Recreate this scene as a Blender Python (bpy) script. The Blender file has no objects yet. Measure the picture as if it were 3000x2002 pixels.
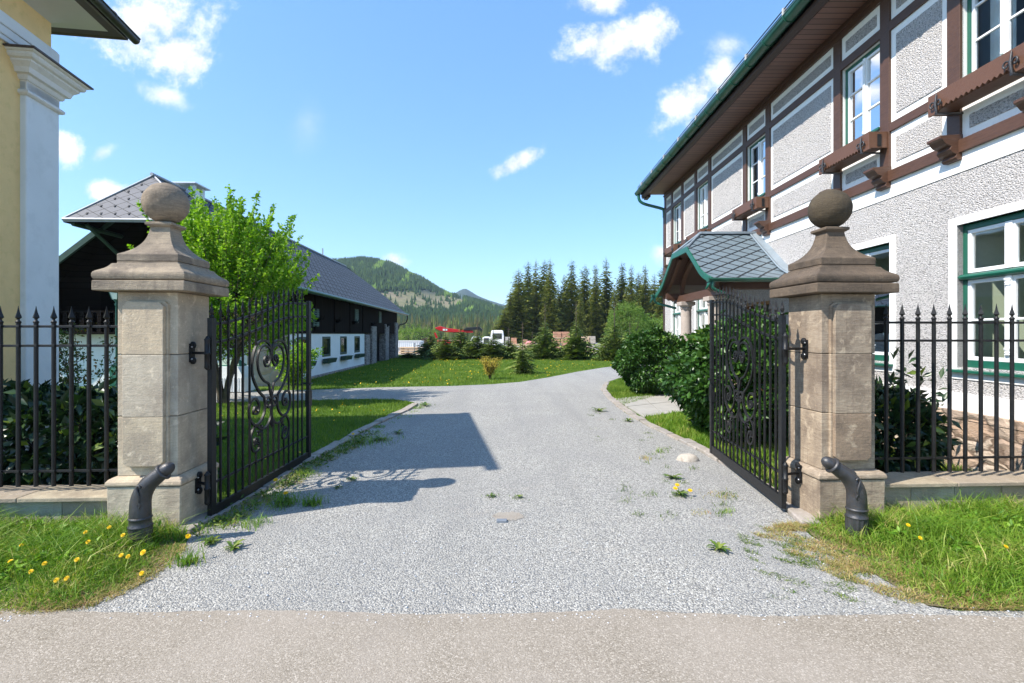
import bpy, bmesh, math, random
import numpy as np
from mathutils import Matrix, Vector
from mathutils.geometry import tessellate_polygon
R = math.radians
scene = bpy.context.scene
col = scene.collection

# ------------------------------------------------------------------ camera, sky, sun, exposure
CAMH = 1.8
F = 1500.0                      # focal length in pixels of the 3000 px photograph
cam = bpy.data.cameras.new('camera')
cam.lens = 18.0; cam.sensor_width = 36.0; cam.shift_y = -0.007
cam.clip_start = 0.05; cam.clip_end = 6000
camo = bpy.data.objects.new('camera', cam); col.objects.link(camo)
camo.location = (0, 0, CAMH); camo.rotation_euler = (R(90), 0, 0)
scene.camera = camo

SUN = Vector((-1.0, -0.5, 1.26)).normalized()
SUN_EL = math.asin(SUN.z); SUN_AZ = math.atan2(SUN.x, SUN.y)
world = bpy.data.worlds.new("World"); scene.world = world; world.use_nodes = True

sl = bpy.data.lights.new('sun', 'SUN'); sl.energy = 4.6; sl.angle = R(0.5); sl.color = (1.0, 0.94, 0.84)
slo = bpy.data.objects.new('sun', sl); col.objects.link(slo)
slo.rotation_euler = SUN.to_track_quat('Z', 'Y').to_euler(); slo.location = (-20, -10, 30)
scene.view_settings.view_transform = 'Standard'; scene.view_settings.look = 'None'
scene.view_settings.exposure = 0.93; scene.view_settings.gamma = 1.0

class NT:
    """small helper for node trees"""
    def __init__(s, tree): s.t = tree; s.n = tree.nodes; s.l = tree.links
    def new(s, typ, **kw):
        n = s.n.new(typ)
        for k, v in kw.items():
            if k.startswith('i_'):
                n.inputs[int(k[2:]) if k[2:].isdigit() else k[2:].replace('_', ' ')].default_value = v
            else: setattr(n, k, v)
        return n
    def set(s, sock, v):
        if isinstance(v, bpy.types.NodeSocket): s.l.new(v, sock)
        elif v is not None: sock.default_value = v
    def math(s, op, a, b=None, c=None, clamp=False):
        n = s.n.new('ShaderNodeMath'); n.operation = op; n.use_clamp = clamp
        s.set(n.inputs[0], a); s.set(n.inputs[1], b)
        if c is not None: s.set(n.inputs[2], c)
        return n.outputs[0]
    def noise(s, vec, scale, detail=3, rough=0.55, dist=0.0):
        n = s.n.new('ShaderNodeTexNoise'); s.set(n.inputs['Vector'], vec)
        n.inputs['Scale'].default_value = scale; n.inputs['Detail'].default_value = detail
        n.inputs['Roughness'].default_value = rough; n.inputs['Distortion'].default_value = dist
        return n.outputs['Fac']
    def voro(s, vec, scale, feature='F1', rnd=1.0):
        n = s.n.new('ShaderNodeTexVoronoi'); n.feature = feature; s.set(n.inputs['Vector'], vec)
        n.inputs['Scale'].default_value = scale; n.inputs['Randomness'].default_value = rnd
        return n
    def ramp(s, fac, stops, interp='LINEAR'):
        n = s.n.new('ShaderNodeValToRGB'); s.set(n.inputs[0], fac); n.color_ramp.interpolation = interp
        e = n.color_ramp.elements
        while len(e) < len(stops): e.new(0.5)
        for i, (p, c) in enumerate(stops):
            e[i].position = p; e[i].color = (*c, 1) if len(c) == 3 else c
        return n.outputs[0]
    def mix(s, fac, a, b, mode='MIX'):
        n = s.n.new('ShaderNodeMix'); n.data_type = 'RGBA'; n.blend_type = mode
        s.set(n.inputs[0], fac)
        for i, v in ((6, a), (7, b)):
            s.set(n.inputs[i], (*v, 1) if isinstance(v, tuple) and len(v) == 3 else v)
        return n.outputs[2]
    def bump(s, h, strength=0.5, dist=0.01, normal=None):
        n = s.n.new('ShaderNodeBump'); n.inputs['Strength'].default_value = strength
        n.inputs['Distance'].default_value = dist; s.set(n.inputs['Height'], h)
        if normal is not None: s.l.new(normal, n.inputs['Normal'])
        return n.outputs[0]
    def scaled(s, vec, sc):
        n = s.n.new('ShaderNodeMapping'); s.set(n.inputs[0], vec); n.inputs['Scale'].default_value = sc
        return n.outputs[0]
    def sep(s, vec):
        n = s.n.new('ShaderNodeSeparateXYZ'); s.set(n.inputs[0], vec); return n.outputs
    def comb(s, x, y, z):
        n = s.n.new('ShaderNodeCombineXYZ'); s.set(n.inputs[0], x); s.set(n.inputs[1], y); s.set(n.inputs[2], z)
        return n.outputs[0]

def build_world():
    t = NT(world.node_tree); t.n.clear()
    out = t.new('ShaderNodeOutputWorld'); bg = t.new('ShaderNodeBackground')
    sky = t.new('ShaderNodeTexSky'); sky.sky_type = 'NISHITA'; sky.sun_disc = False
    sky.sun_elevation = SUN_EL; sky.sun_rotation = SUN_AZ
    sky.altitude = 800; sky.air_density = 1.0; sky.dust_density = 0.1; sky.ozone_density = 2.2
    bg.inputs['Strength'].default_value = 0.14
    tc = t.new('ShaderNodeTexCoord').outputs['Generated']
    x, y, z = t.sep(tc)
    ys = t.math('MAXIMUM', y, 0.02)
    px = t.math('DIVIDE', x, ys); pz = t.math('DIVIDE', z, ys)
    nv = t.comb(px, pz, 0.3)
    n1 = t.noise(nv, 6.5, 8, 0.66, 0.2); n2 = t.noise(nv, 22.0, 6, 0.65)
    wob = t.math('ADD', t.math('MULTIPLY', t.math('SUBTRACT', n1, 0.5), 2.6), t.math('MULTIPLY', t.math('SUBTRACT', n2, 0.5), 1.3))
    clouds = [(455, 40, 190, 120, 0.2, 1), (530, 165, 90, 90, -0.6, 1), (480, 280, 75, 34, -.3, .55), (200, 435, 52, 60, 0.2, 1), (315, 562, 78, 36, 0.1, 1),
              (1790, 120, 170, 70, 0.25, 1), (1880, 95, 110, 80, 0.2, 1), (1770, 5, 90, 50, 0, .75), (2030, 290, 130, 62, 0.75, 1), (2110, 215, 80, 70, 0.2, .8), (2130, 140, 60, 40, 0, .45),
              (1515, 478, 84, 26, 0.5, .9), (1152, 770, 50, 36, 0.0, 1), (1945, 742, 40, 30, 0, .7), (300, 450, 40, 18, .5, .4), (900, 370, 40, 60, 0, .12),
              (900, -700, 500, 200, .2, 1), (2600, -500, 500, 260, .2, 1), (-900, 300, 500, 160, 0, 1), (3900, 500, 500, 200, 0, 1)]  # this row lies out of view, added for reflections
    acc = None
    for cx, cy, rx, ry, an, amp in clouds:
        ux = t.math('SUBTRACT', px, (cx - 1500) / F); uz = t.math('SUBTRACT', pz, (980 - cy) / F)
        c, s_ = math.cos(an), math.sin(an)
        a = t.math('MULTIPLY_ADD', ux, c / (rx / F), t.math('MULTIPLY', uz, s_ / (rx / F)))
        b = t.math('MULTIPLY_ADD', uz, c / (ry / F), t.math('MULTIPLY', ux, -s_ / (ry / F)))
        d = t.math('SQRT', t.math('ADD', t.math('MULTIPLY', a, a), t.math('MULTIPLY', b, b)))
        e = t.math('MULTIPLY', t.math('ADD', t.math('SUBTRACT', 1.0, d), wob), amp)
        acc = e if acc is None else t.math('MAXIMUM', acc, e)
    m = t.new('ShaderNodeMapRange', interpolation_type='SMOOTHSTEP'); t.set(m.inputs[0], acc)
    m.inputs[1].default_value = -0.1; m.inputs[2].default_value = 0.75
    fac = t.math('MULTIPLY', m.outputs[0], t.math('GREATER_THAN', y, 0.03))
    fac = t.math('MULTIPLY', fac, 0.93)
    cc = t.ramp(n2, [(0.32, (3.6, 3.75, 4.0)), (0.6, (5.4, 5.4, 5.4))])
    hs = t.new('ShaderNodeHueSaturation'); t.set(hs.inputs['Color'], sky.outputs[0]); hs.inputs['Saturation'].default_value = 1.08; hs.inputs['Value'].default_value = 1.0
    pale = t.mix(0.22, hs.outputs[0], (1.6, 3.8, 7.2))
    pale = t.mix(1.0, pale, (0.90, 0.97, 1.0), 'MULTIPLY')
    t.l.new(t.mix(fac, pale, cc), bg.inputs['Color'])
    t.l.new(bg.outputs[0], out.inputs[0])
build_world()

# ------------------------------------------------------------------ mesh building
I4 = Matrix.Identity(4)
def frame(o, ex, ey):
    ex = Vector((*ex, 0)) if len(ex) == 2 else Vector(ex); ey = Vector((*ey, 0)) if len(ey) == 2 else Vector(ey)
    ex.normalize(); ey.normalize()
    m = Matrix.Identity(4)
    for i, v in enumerate((ex, ey, Vector((0, 0, 1)), Vector(o))):
        for k in range(3): m[k][i] = v[k]
    return m

class MB:
    def __init__(s, M=None): s.v = []; s.f = []; s.M = M or I4; s.sm = []
    def add(s, vs, fs, smooth=False, M=None):
        b = len(s.v); m = s.M @ M if M is not None else s.M
        s.v += [tuple(m @ Vector(p)) for p in vs]
        s.f += [tuple(b + i for i in f) for f in fs]; s.sm += [smooth] * len(fs); return s
    def box(s, x0, x1, y0, y1, z0, z1, M=None):
        vs = [(x, y, z) for z in (z0, z1) for y in (y0, y1) for x in (x0, x1)]
        return s.add(vs, [(0, 2, 3, 1), (4, 5, 7, 6), (0, 1, 5, 4), (2, 6, 7, 3), (0, 4, 6, 2), (1, 3, 7, 5)], M=M)
    def prism(s, poly, a, b, axis=1, M=None):
        """poly in the plane of the other two axes, extruded from a to b along axis"""
        def P(p, t):
            q = [p[0], p[1]]; q.insert(axis, t); return tuple(q)
        n = len(poly); vs = [P(p, a) for p in poly] + [P(p, b) for p in poly]
        fs = [(i, (i + 1) % n, n + (i + 1) % n, n + i) for i in range(n)]
        tri = tessellate_polygon([[Vector((p[0], p[1], 0)) for p in poly]])
        fs += [tuple(t) for t in tri] + [tuple(n + i for i in reversed(t)) for t in tri]
        return s.add(vs, fs, M=M)
    def poly(s, pts, M=None):
        return s.add(pts, [tuple(range(len(pts)))], M=M)
    def rings(s, rings, close=True, smooth=True, M=None, cap=True):
        n = len(rings[0]); vs = [p for r in rings for p in r]; fs = []
        for i in range(len(rings) - 1):
            for j in range(n if close else n - 1):
                k = (j + 1) % n
                fs.append((i * n + j, i * n + k, (i + 1) * n + k, (i + 1) * n + j))
        s.add(vs, fs, smooth, M=M)
        if cap: s.add(rings[0], [tuple(reversed(range(n)))], False, M=M); s.add(rings[-1], [tuple(range(n))], False, M=M)
        return s
    def sqloft(s, prof, cx=0, cy=0, M=None, cap=True):
        rs = []
        for w, z in prof:
            h = w / 2; rs.append([(cx - h, cy - h, z), (cx + h, cy - h, z), (cx + h, cy + h, z), (cx - h, cy + h, z)])
        return s.rings(rs, smooth=False, M=M, cap=cap)
    def lathe(s, prof, c=(0, 0, 0), n=16, smooth=True, M=None):
        rs = [[(c[0] + r * math.cos(2 * math.pi * k / n), c[1] + r * math.sin(2 * math.pi * k / n), c[2] + z) for k in range(n)] for r, z in prof]
        return s.rings(rs, smooth=smooth, M=M)
    def tube(s, pts, r, n=8, sect=None, M=None, smooth=True):
        """r: number or list; sect: list of 2-D points (unit) instead of a circle"""
        P = [Vector(p) for p in pts]; N = len(P)
        rr = r if isinstance(r, (list, tuple)) else [r] * N
        T = [(P[min(i + 1, N - 1)] - P[max(i - 1, 0)]).normalized() for i in range(N)]
        up = Vector((0, 0, 1)) if abs(T[0].z) < 0.9 else Vector((1, 0, 0))
        U = (up - T[0] * up.dot(T[0])).normalized(); rs = []
        sec = sect or [(math.cos(2 * math.pi * k / n), math.sin(2 * math.pi * k / n)) for k in range(n)]
        for i in range(N):
            U = (U - T[i] * U.dot(T[i])).normalized(); V = T[i].cross(U)
            rs.append([tuple(P[i] + (U * a + V * b) * rr[i]) for a, b in sec])
        return s.rings(rs, smooth=smooth and sect is None, M=M)
    def sphere(s, c, r, n=24, m=14, M=None, sq=(1, 1, 1)):
        rs = []
        for i in range(m + 1):
            a = -math.pi / 2 + math.pi * (0.02 + 0.96 * i / m); rs.append([(c[0] + sq[0] * r * math.cos(a) * math.cos(2 * math.pi * k / n), c[1] + sq[1] * r * math.cos(a) * math.sin(2 * math.pi * k / n), c[2] + sq[2] * r * math.sin(a)) for k in range(n)])
        return s.rings(rs, M=M)

WM = {}
def link(o, parent=None, M=None):
    col.objects.link(o)
    if parent is not None: o.parent = parent
    return o
def root(name, label, cat, loc, rz=0.0, group=None):
    o = bpy.data.objects.new(name, None); o.empty_display_size = 0.2; link(o)
    o.location = loc; o.rotation_euler = (0, 0, rz)
    WM[o] = Matrix.Translation(Vector(loc)) @ Matrix.Rotation(rz, 4, 'Z')
    o['label'] = label; o['category'] = cat
    if group: o['group'] = group
    return o
def finish(me, mat, smooth=None):
    mats = mat if isinstance(mat, (list, tuple)) else [mat]
    for m in mats: me.materials.append(m)
def mesh_obj(name, mb, mat, parent=None, bevel=0, base=None, label=None):
    """mb holds world coordinates; parent's world matrix is taken off"""
    if parent is not None: W = WM[parent]
    else:
        if base is None:
            a = np.array(mb.v); base = ((a[:, 0].min() + a[:, 0].max()) / 2, (a[:, 1].min() + a[:, 1].max()) / 2, a[:, 2].min())
        W = Matrix.Translation(Vector(base))
    Wi = W.inverted()
    me = bpy.data.meshes.new(name)
    A = np.array(mb.v, dtype=np.float64); Mi = np.array(Wi); A = A @ Mi[:3, :3].T + Mi[:3, 3]
    me.from_pydata(A.tolist(), [], mb.f); me.validate()
    if len(me.polygons) == len(mb.sm): me.polygons.foreach_set('use_smooth', mb.sm)
    bm = bmesh.new(); bm.from_mesh(me); bmesh.ops.recalc_face_normals(bm, faces=bm.faces)
    bm.to_mesh(me); bm.free()
    finish(me, mat); me.update()
    o = bpy.data.objects.new(name, me); link(o, parent)
    if parent is None: o.location = W.translation; WM[o] = W
    else: WM[o] = W
    if bevel:
        b = o.modifiers.new('bevel', 'BEVEL'); b.width = bevel; b.segments = 2; b.limit_method = 'ANGLE'; b.angle_limit = R(35)
    if label: o['label'] = label
    return o
def raw_obj(name, V, faces, mat, parent=None, base=(0, 0, 0), attr=None, nper=None):
    """V: (n,3) numpy in world space, faces: (m,k) numpy"""
    W = WM[parent] if parent is not None else Matrix.Translation(Vector(base))
    Mi = np.array(W.inverted()); A = V @ Mi[:3, :3].T + Mi[:3, 3]
    me = bpy.data.meshes.new(name)
    k = faces.shape[1]; m = len(faces)
    me.vertices.add(len(A)); me.vertices.foreach_set('co', A.astype(np.float32).ravel())
    me.loops.add(m * k); me.loops.foreach_set('vertex_index', faces.astype(np.int32).ravel())
    me.polygons.add(m); me.polygons.foreach_set('loop_start', np.arange(0, m * k, k, dtype=np.int32))
    try: me.polygons.foreach_set('loop_total', np.full(m, k, dtype=np.int32))
    except Exception: pass
    me.update(calc_edges=True); me.validate()
    finish(me, mat)
    o = bpy.data.objects.new(name, me); link(o, parent)
    if parent is None: o.location = W.translation
    WM[o] = W
    return o
def tag(o, label=None, cat=None, group=None, kind=None):
    if label: o['label'] = label
    if cat: o['category'] = cat
    if group: o['group'] = group
    if kind: o['kind'] = kind
    return o
def copy_tree(o, loc=None, rz=None, sc=None, label=None, parent=None):
    c = o.copy(); col.objects.link(c)
    if parent is not None: c.parent = parent
    if loc is not None: c.location = loc
    if rz is not None: c.rotation_euler = (0, 0, rz)
    if sc is not None: c.scale = sc if hasattr(sc, '__len__') else (sc, sc, sc)
    if label: c['label'] = label
    for ch in list(o.children): copy_tree(ch, parent=c)
    return c
def G(x, y, z=0.0):
    """ground point seen at a pixel of the 3000 px photograph"""
    d = F * (CAMH - z) / (y - 980.0); return ((x - 1500) / F * d, d)
def smooth_curve(pts, n=5, closed=False):
    P = [np.array(p, float) for p in pts]; out = []; N = len(P)
    for i in range(N - 1):
        p0, p1, p2, p3 = P[max(i - 1, 0)], P[i], P[i + 1], P[min(i + 2, N - 1)]
        for k in range(n):
            t = k / n
            out.append(tuple(0.5 * ((2 * p1) + (-p0 + p2) * t + (2 * p0 - 5 * p1 + 4 * p2 - p3) * t * t + (-p0 + 3 * p1 - 3 * p2 + p3) * t ** 3)))
    out.append(tuple(P[-1])); return out
def in_poly(pts, poly):
    x, y = pts[:, 0], pts[:, 1]; ins = np.zeros(len(pts), bool); n = len(poly); j = n - 1
    for i in range(n):
        xi, yi = poly[i]; xj, yj = poly[j]
        c = ((yi > y) != (yj > y)) & (x < (xj - xi) * (y - yi) / (yj - yi + 1e-12) + xi)
        ins ^= c; j = i
    return ins
# ------------------------------------------------------------------ materials
def mat(name):
    m = bpy.data.materials.new(name); m.use_nodes = True; t = NT(m.node_tree); t.n.clear()
    out = t.new('ShaderNodeOutputMaterial'); p = t.new('ShaderNodeBsdfPrincipled'); t.l.new(p.outputs[0], out.inputs[0])
    t.p = p; t.out = out; return m, t
def pos(t): return t.new('ShaderNodeNewGeometry').outputs['Position']
def objc(t): return t.new('ShaderNodeTexCoord').outputs['Object']
def island(t): return t.new('ShaderNodeNewGeometry').outputs['Random Per Island']
def simple(name, c, rough=0.6, var=0.12, scale=6, bump=0.15, bscale=60, bdist=0.003, metal=0, spec=0.5, dirt=None, coat=0):
    m, t = mat(name); P = pos(t)
    n = t.noise(P, scale, 5, 0.6)
    a = tuple(x * (1 - var) for x in c); b = tuple(min(1, x * (1 + var)) for x in c)
    cc = t.ramp(n, [(0.3, a), (0.7, b)])
    if dirt:
        n2 = t.noise(P, scale * 3.1, 6, 0.7); cc = t.mix(t.ramp(n2, [(0.52, (0, 0, 0)), (0.72, (1, 1, 1))]), cc, dirt)
    t.set(t.p.inputs['Base Color'], cc)
    rr = t.math('MULTIPLY_ADD', n, 0.25, rough - 0.12, clamp=True); t.set(t.p.inputs['Roughness'], rr)
    t.p.inputs['Metallic'].default_value = metal; t.p.inputs['Specular IOR Level'].default_value = spec
    if coat: t.p.inputs['Coat Weight'].default_value = coat; t.p.inputs['Coat Roughness'].default_value = 0.2
    if bump: t.set(t.p.inputs['Normal'], t.bump(t.noise(P, bscale, 4, 0.6), bump, bdist))
    return m
def sandstone(name, cols, streak, dark, seed=0.0, gran=1.0):
    m, t = mat(name); P = pos(t); isl = island(t)
    off = t.comb(t.math('MULTIPLY', isl, 7.0), t.math('MULTIPLY', isl, 3.0), t.math('MULTIPLY_ADD', isl, 9.0, seed))
    va = t.new('ShaderNodeVectorMath', operation='ADD'); t.set(va.inputs[0], P); t.set(va.inputs[1], off); Q = va.outputs[0]
    cols = [tuple(min(1, x * 1.13) for x in c_) for c_ in cols]; streak = tuple(x * 1.13 for x in streak); dark = tuple(x * 1.2 for x in dark)
    base = t.ramp(isl, [(0.0, cols[0]), (0.35, cols[1]), (0.7, cols[2]), (1.0, cols[3])])
    st = t.noise(t.scaled(Q, (3, 3, 34)), 2.2, 6, 0.62, 1.2)
    c = t.mix(t.ramp(st, [(0.35, (0, 0, 0)), (0.75, (1, 1, 1))]), base, streak)
    bl = t.noise(Q, 2.6, 6, 0.65); c = t.mix(t.ramp(bl, [(0.44, (0, 0, 0)), (0.66, (.8, .8, .8))]), c, dark)
    li = t.noise(Q, 21, 4, .7); c = t.mix(t.ramp(li, [(0.66, (0, 0, 0)), (0.70, (.55, .55, .55))]), c, tuple(min(1, x * 1.5) for x in cols[0]))
    pt = t.noise(Q, 9.0, 5, 0.6, .4); c = t.mix(t.ramp(pt, [(0.58, (0, 0, 0)), (0.68, (.5, .5, .5))]), c, tuple(min(1, x * 1.25) for x in cols[1]))
    gr = t.noise(Q, 170, 3, 0.7); c = t.mix(0.35, c, t.ramp(gr, [(0.3, (.25, .25, .25)), (0.7, (1, 1, 1))]), 'MULTIPLY')
    # grime that has run down from the ledges
    run = t.noise(t.scaled(Q, (22, 22, 1.6)), 1.0, 5, 0.6); c = t.mix(t.ramp(run, [(0.55, (0, 0, 0)), (0.75, (.55, .55, .55))]), c, dark)
    t.set(t.p.inputs['Base Color'], c); t.p.inputs['Roughness'].default_value = 0.88; t.p.inputs['Specular IOR Level'].default_value = 0.25
    h = t.math('ADD', t.math('MULTIPLY', t.noise(Q, 28, 6, 0.7), 1.2), t.math('MULTIPLY', gr, 0.35)); h = t.math('ADD', h, t.math('MULTIPLY', st, 0.5))
    t.set(t.p.inputs['Normal'], t.bump(h, 0.7 * gran, 0.008)); return m
def roughcast(name, c, c2):
    m, t = mat(name); P = pos(t)
    Q = t.scaled(P, (1, 1, 1.9)); w = t.noise(Q, 36, 4, 0.7, 0)
    v = t.voro(Q, 42).outputs['Distance']; v2 = t.noise(P, 95, 3, 0.6)
    h = t.math('ADD', t.math('MULTIPLY', v, -1.5), t.math('MULTIPLY', w, 1.6)); h = t.math('ADD', h, t.math('MULTIPLY', v2, 0.5))
    cc = t.ramp(t.noise(P, 1.3, 4, .6), [(0.3, c), (0.7, c2)])
    cc = t.mix(t.ramp(w, [(0.42, (.95, .95, .95)), (0.49, (0, 0, 0))]), cc, tuple(x * 0.46 for x in c))
    t.set(t.p.inputs['Base Color'], cc); t.p.inputs['Roughness'].default_value = 0.95; t.p.inputs['Specular IOR Level'].default_value = 0.15
    t.set(t.p.inputs['Normal'], t.bump(h, 1.0, 0.024)); return m
def foliage(name, stops, rough=0.5, trans=0.3, spec=0.4, tcol=None, vari=0.0):
    m, t = mat(name); isl = island(t)
    if vari:
        n = t.noise(pos(t), vari, 3, 0.6); f = t.math('MULTIPLY_ADD', isl, 0.65, t.math('MULTIPLY_ADD', n, 1.2, -0.42), clamp=True)
    else: f = isl
    c = t.ramp(f, stops); t.set(t.p.inputs['Base Color'], c); t.p.inputs['Roughness'].default_value = rough
    t.p.inputs['Specular IOR Level'].default_value = spec
    if trans:
        tr = t.new('ShaderNodeBsdfTranslucent'); mx = t.new('ShaderNodeMixShader'); mx.inputs[0].default_value = trans
        g = t.mix(1.0, c, tcol or (1.0, 1.15, 0.45), 'MULTIPLY'); t.set(tr.inputs[0], g)
        t.l.new(t.p.outputs[0], mx.inputs[1]); t.l.new(tr.outputs[0], mx.inputs[2]); t.l.new(mx.outputs[0], t.out.inputs[0])
    return m
def slate(name, c, s, kz, w=0.045, axis=0, jag=0.25, rough=.42, rows=0):
    """diamond slates in the object's own frame: u along the eaves, v up the slope (z * kz)"""
    m, t = mat(name); O = objc(t); o3 = t.sep(O); u = o3[axis]; v = t.math('MULTIPLY', o3[2], kz)
    a = t.math('DIVIDE', t.math('ADD', t.math('MULTIPLY', u, 0.62), v), s); b = t.math('DIVIDE', t.math('SUBTRACT', t.math('MULTIPLY', u, 0.62), v), s)
    fa = t.math('FRACT', a); fb = t.math('FRACT', b)
    da = t.math('MINIMUM', fa, t.math('SUBTRACT', 1.0, fa)); db = t.math('MINIMUM', fb, t.math('SUBTRACT', 1.0, fb))
    d = t.math('MINIMUM', da, db); line = t.math('LESS_THAN', d, w)
    cell = t.comb(t.math('FLOOR', a), t.math('FLOOR', b), 0.5)
    wn = t.new('ShaderNodeTexWhiteNoise', noise_dimensions='3D'); t.set(wn.inputs[0], cell)
    cc = t.ramp(wn.outputs[0], [(0, tuple(x * (1 - jag) for x in c)), (1, tuple(x * (1 + jag) for x in c))])
    cc = t.mix(t.noise(O, 3, 4, .6), cc, tuple(x * 1.25 for x in c))
    cc = t.mix(line, cc, (0.008, 0.01, 0.012)); t.set(t.p.inputs['Base Color'], cc); t.p.inputs['Roughness'].default_value = rough
    if rows:
        rl = t.math('LESS_THAN', t.math('FRACT', t.math('DIVIDE', v, rows)), .22); t.set(t.p.inputs['Base Color'], t.mix(rl, cc, tuple(x * .5 for x in c)))
    h = t.math('ADD', t.math('MULTIPLY', t.math('ADD', fa, t.math('SUBTRACT', 1.0, fb)), -0.5), t.math('MULTIPLY', t.noise(O, 30, 3), 0.1))
    t.set(t.p.inputs['Normal'], t.bump(h, 0.6, 0.015)); return m
def wood(name, c, c2, rough=0.6, ax=(1, 1, 1), bump=.45, board=None):
    m, t = mat(name); O = objc(t); Q = t.scaled(O, ax); n = t.noise(Q, 6, 6, 0.6, 1.0); n2 = t.noise(O, 1.7, 3)
    cc = t.mix(n2, t.ramp(n, [(0.3, c), (0.72, c2)]), c2); h = n
    if board:
        axis, wdt = board; u = t.math('DIVIDE', t.sep(O)[axis], wdt); fr = t.math('FRACT', u)
        ln = t.math('LESS_THAN', t.math('MINIMUM', fr, t.math('SUBTRACT', 1.0, fr)), 0.06)
        wn = t.new('ShaderNodeTexWhiteNoise', noise_dimensions='1D'); t.set(wn.inputs['W'], t.math('FLOOR', u))
        cc = t.mix(t.math('MULTIPLY', wn.outputs[0], .5), cc, tuple(x * .6 for x in c)); cc = t.mix(ln, cc, tuple(x * .12 for x in c))
        h = t.math('SUBTRACT', t.math('MULTIPLY', n, 0.3), ln)
    t.set(t.p.inputs['Base Color'], cc); t.p.inputs['Roughness'].default_value = rough
    t.set(t.p.inputs['Normal'], t.bump(h, bump, 0.008)); return m

M = {}
M['stone_left'] = sandstone('sandstone_pale', [(.54, .43, .29), (.62, .52, .385), (.49, .43, .345), (.60, .46, .30)], (.46, .38, .28), (.29, .235, .18), 0)
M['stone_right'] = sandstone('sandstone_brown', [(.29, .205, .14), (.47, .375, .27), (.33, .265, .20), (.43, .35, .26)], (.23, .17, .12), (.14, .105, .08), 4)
M['cap_left'] = sandstone('sandstone_cap_pale', [(.34, .27, .19), (.39, .315, .23), (.31, .25, .185), (.37, .295, .21)], (.22, .18, .14), (.105, .085, .07), 2)
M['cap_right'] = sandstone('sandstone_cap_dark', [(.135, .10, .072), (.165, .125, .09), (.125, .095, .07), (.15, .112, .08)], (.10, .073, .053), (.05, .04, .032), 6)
M['ball_left'] = sandstone('sandstone_ball_pale', [(.34, .265, .19), (.30, .23, .165), (.36, .29, .215), (.32, .25, .18)], (.19, .15, .115), (.085, .07, .055), 1, 1.2)
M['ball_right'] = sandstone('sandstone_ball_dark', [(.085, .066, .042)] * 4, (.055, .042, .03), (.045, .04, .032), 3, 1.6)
M['coping'] = sandstone('sandstone_coping', [(.36, .29, .22), (.40, .34, .24), (.30, .25, .20), (.40, .32, .22)], (.31, .25, .18), (.22, .18, .13), 5)
M['wallstone'] = sandstone('sandstone_wall', [(.45, .42, .30), (.36, .27, .19), (.40, .39, .31), (.30, .24, .19)], (.36, .31, .23), (.24, .20, .15), 8)
M['kerbstone'] = sandstone('kerb_granite', [(.34, .29, .25), (.40, .35, .31), (.30, .28, .26), (.38, .31, .26)], (.30, .26, .23), (.22, .20, .16), 9)
M['iron'] = simple('black_iron', (.009, .009, .010), .45, .4, 9, .35, 90, .003, metal=0.0, spec=.32, coat=.0, dirt=(.02, .018, .016))
M['castiron'] = simple('grey_cast_iron', (.05, .05, .054), .42, .3, 14, .5, 110, .004, metal=.35, spec=.6, dirt=(.075, .055, .042))
M['zinc'] = simple('galvanised_bolt', (.5, .5, .52), .35, .1, 20, 0, metal=1)
M['white_plaster'] = simple('white_smooth_plaster', (.84, .825, .80), .85, .03, 2.0, .25, 40, .004, spec=.2, dirt=(.74, .745, .75))
M['roughcast'] = roughcast('grey_roughcast', (.72, .685, .67), (.78, .745, .73))
M['roughcast_top'] = roughcast('grey_roughcast_upper', (.64, .61, .60), (.70, .67, .66))  # same grain as the wall roughcast, slightly darker, for the top panels
M['timber'] = wood('brown_painted_timber', (.034, .016, .010), (.10, .048, .028), .5, (1, 1, 6))
M['timber_h'] = wood('brown_painted_timber_rail', (.034, .016, .010), (.105, .050, .030), .5, (1, 1, 9))
M['soffit'] = wood('brown_soffit_boards', (.19, .10, .075), (.24, .13, .10), .5, (1, 8, 1), .3, board=(1, .16))
M['fascia'] = wood('dark_brown_fascia', (.045, .022, .017), (.06, .03, .022), .5)
M['green'] = simple('green_gloss_paint', (.013, .105, .068), .32, .12, 4, .06, 40, spec=.5)
M['darkgreen'] = simple('dark_green_paint', (.006, .06, .042), .35, .15, 4, .05, 40, spec=.5)
M['gutter'] = simple('dark_green_gutter', (.014, .085, .055), .33, .35, 5, .08, 30, spec=.6)
M['white_paint'] = simple('white_window_paint', (.80, .80, .80), .35, .02, 4, 0)
M['zigwood'] = wood('brown_box_board', (.085, .037, .020), (.135, .062, .034), .5, (1, 6, 6))
M['slate_porch'] = slate('blue_grey_metal_slates', (.12, .155, .18), .27, 1.55, .075, 0, .10)
M['slate_barn'] = slate('grey_barn_slates', (.105, .115, .13), .42, 1.6, .06, 1, .22, .8, rows=.42)
M['slate_hip'] = slate('pale_metal_slates', (.10, .10, .115), .34, 1.25, .035, 0, .08, .7)
M['slate_house'] = slate('house_roof_slates', (.18, .19, .21), .3, 1.7, .05, 1, .2)
M['sheet_metal'] = simple('grey_sheet_metal', (.27, .32, .36), .42, .12, 6, .05, metal=.3)
M['barnwood'] = wood('black_stained_battens', (.010, .007, .006), (.018, .013, .011), .95, (1, 1, .15), .5, board=(1, .16))
M['barnwood_h'] = wood('black_stained_boards', (.006, .005, .005), (.012, .009, .008), .95, (.15, .15, 1), .5, board=(2, .2))
M['barn_white'] = simple('barn_white_limewash', (.74, .76, .77), .9, .05, 1.3, .45, 22, .01, spec=.15, dirt=(.68, .70, .71))
M['barn_green'] = simple('barn_dark_green', (.018, .05, .032), .5, .2, 6, .1)
M['yellow_plaster'] = simple('ochre_yellow_plaster', (.80, .575, .27), .9, .06, 2.2, .7, 9, .02, spec=.15, dirt=(.68, .50, .22))
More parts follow.
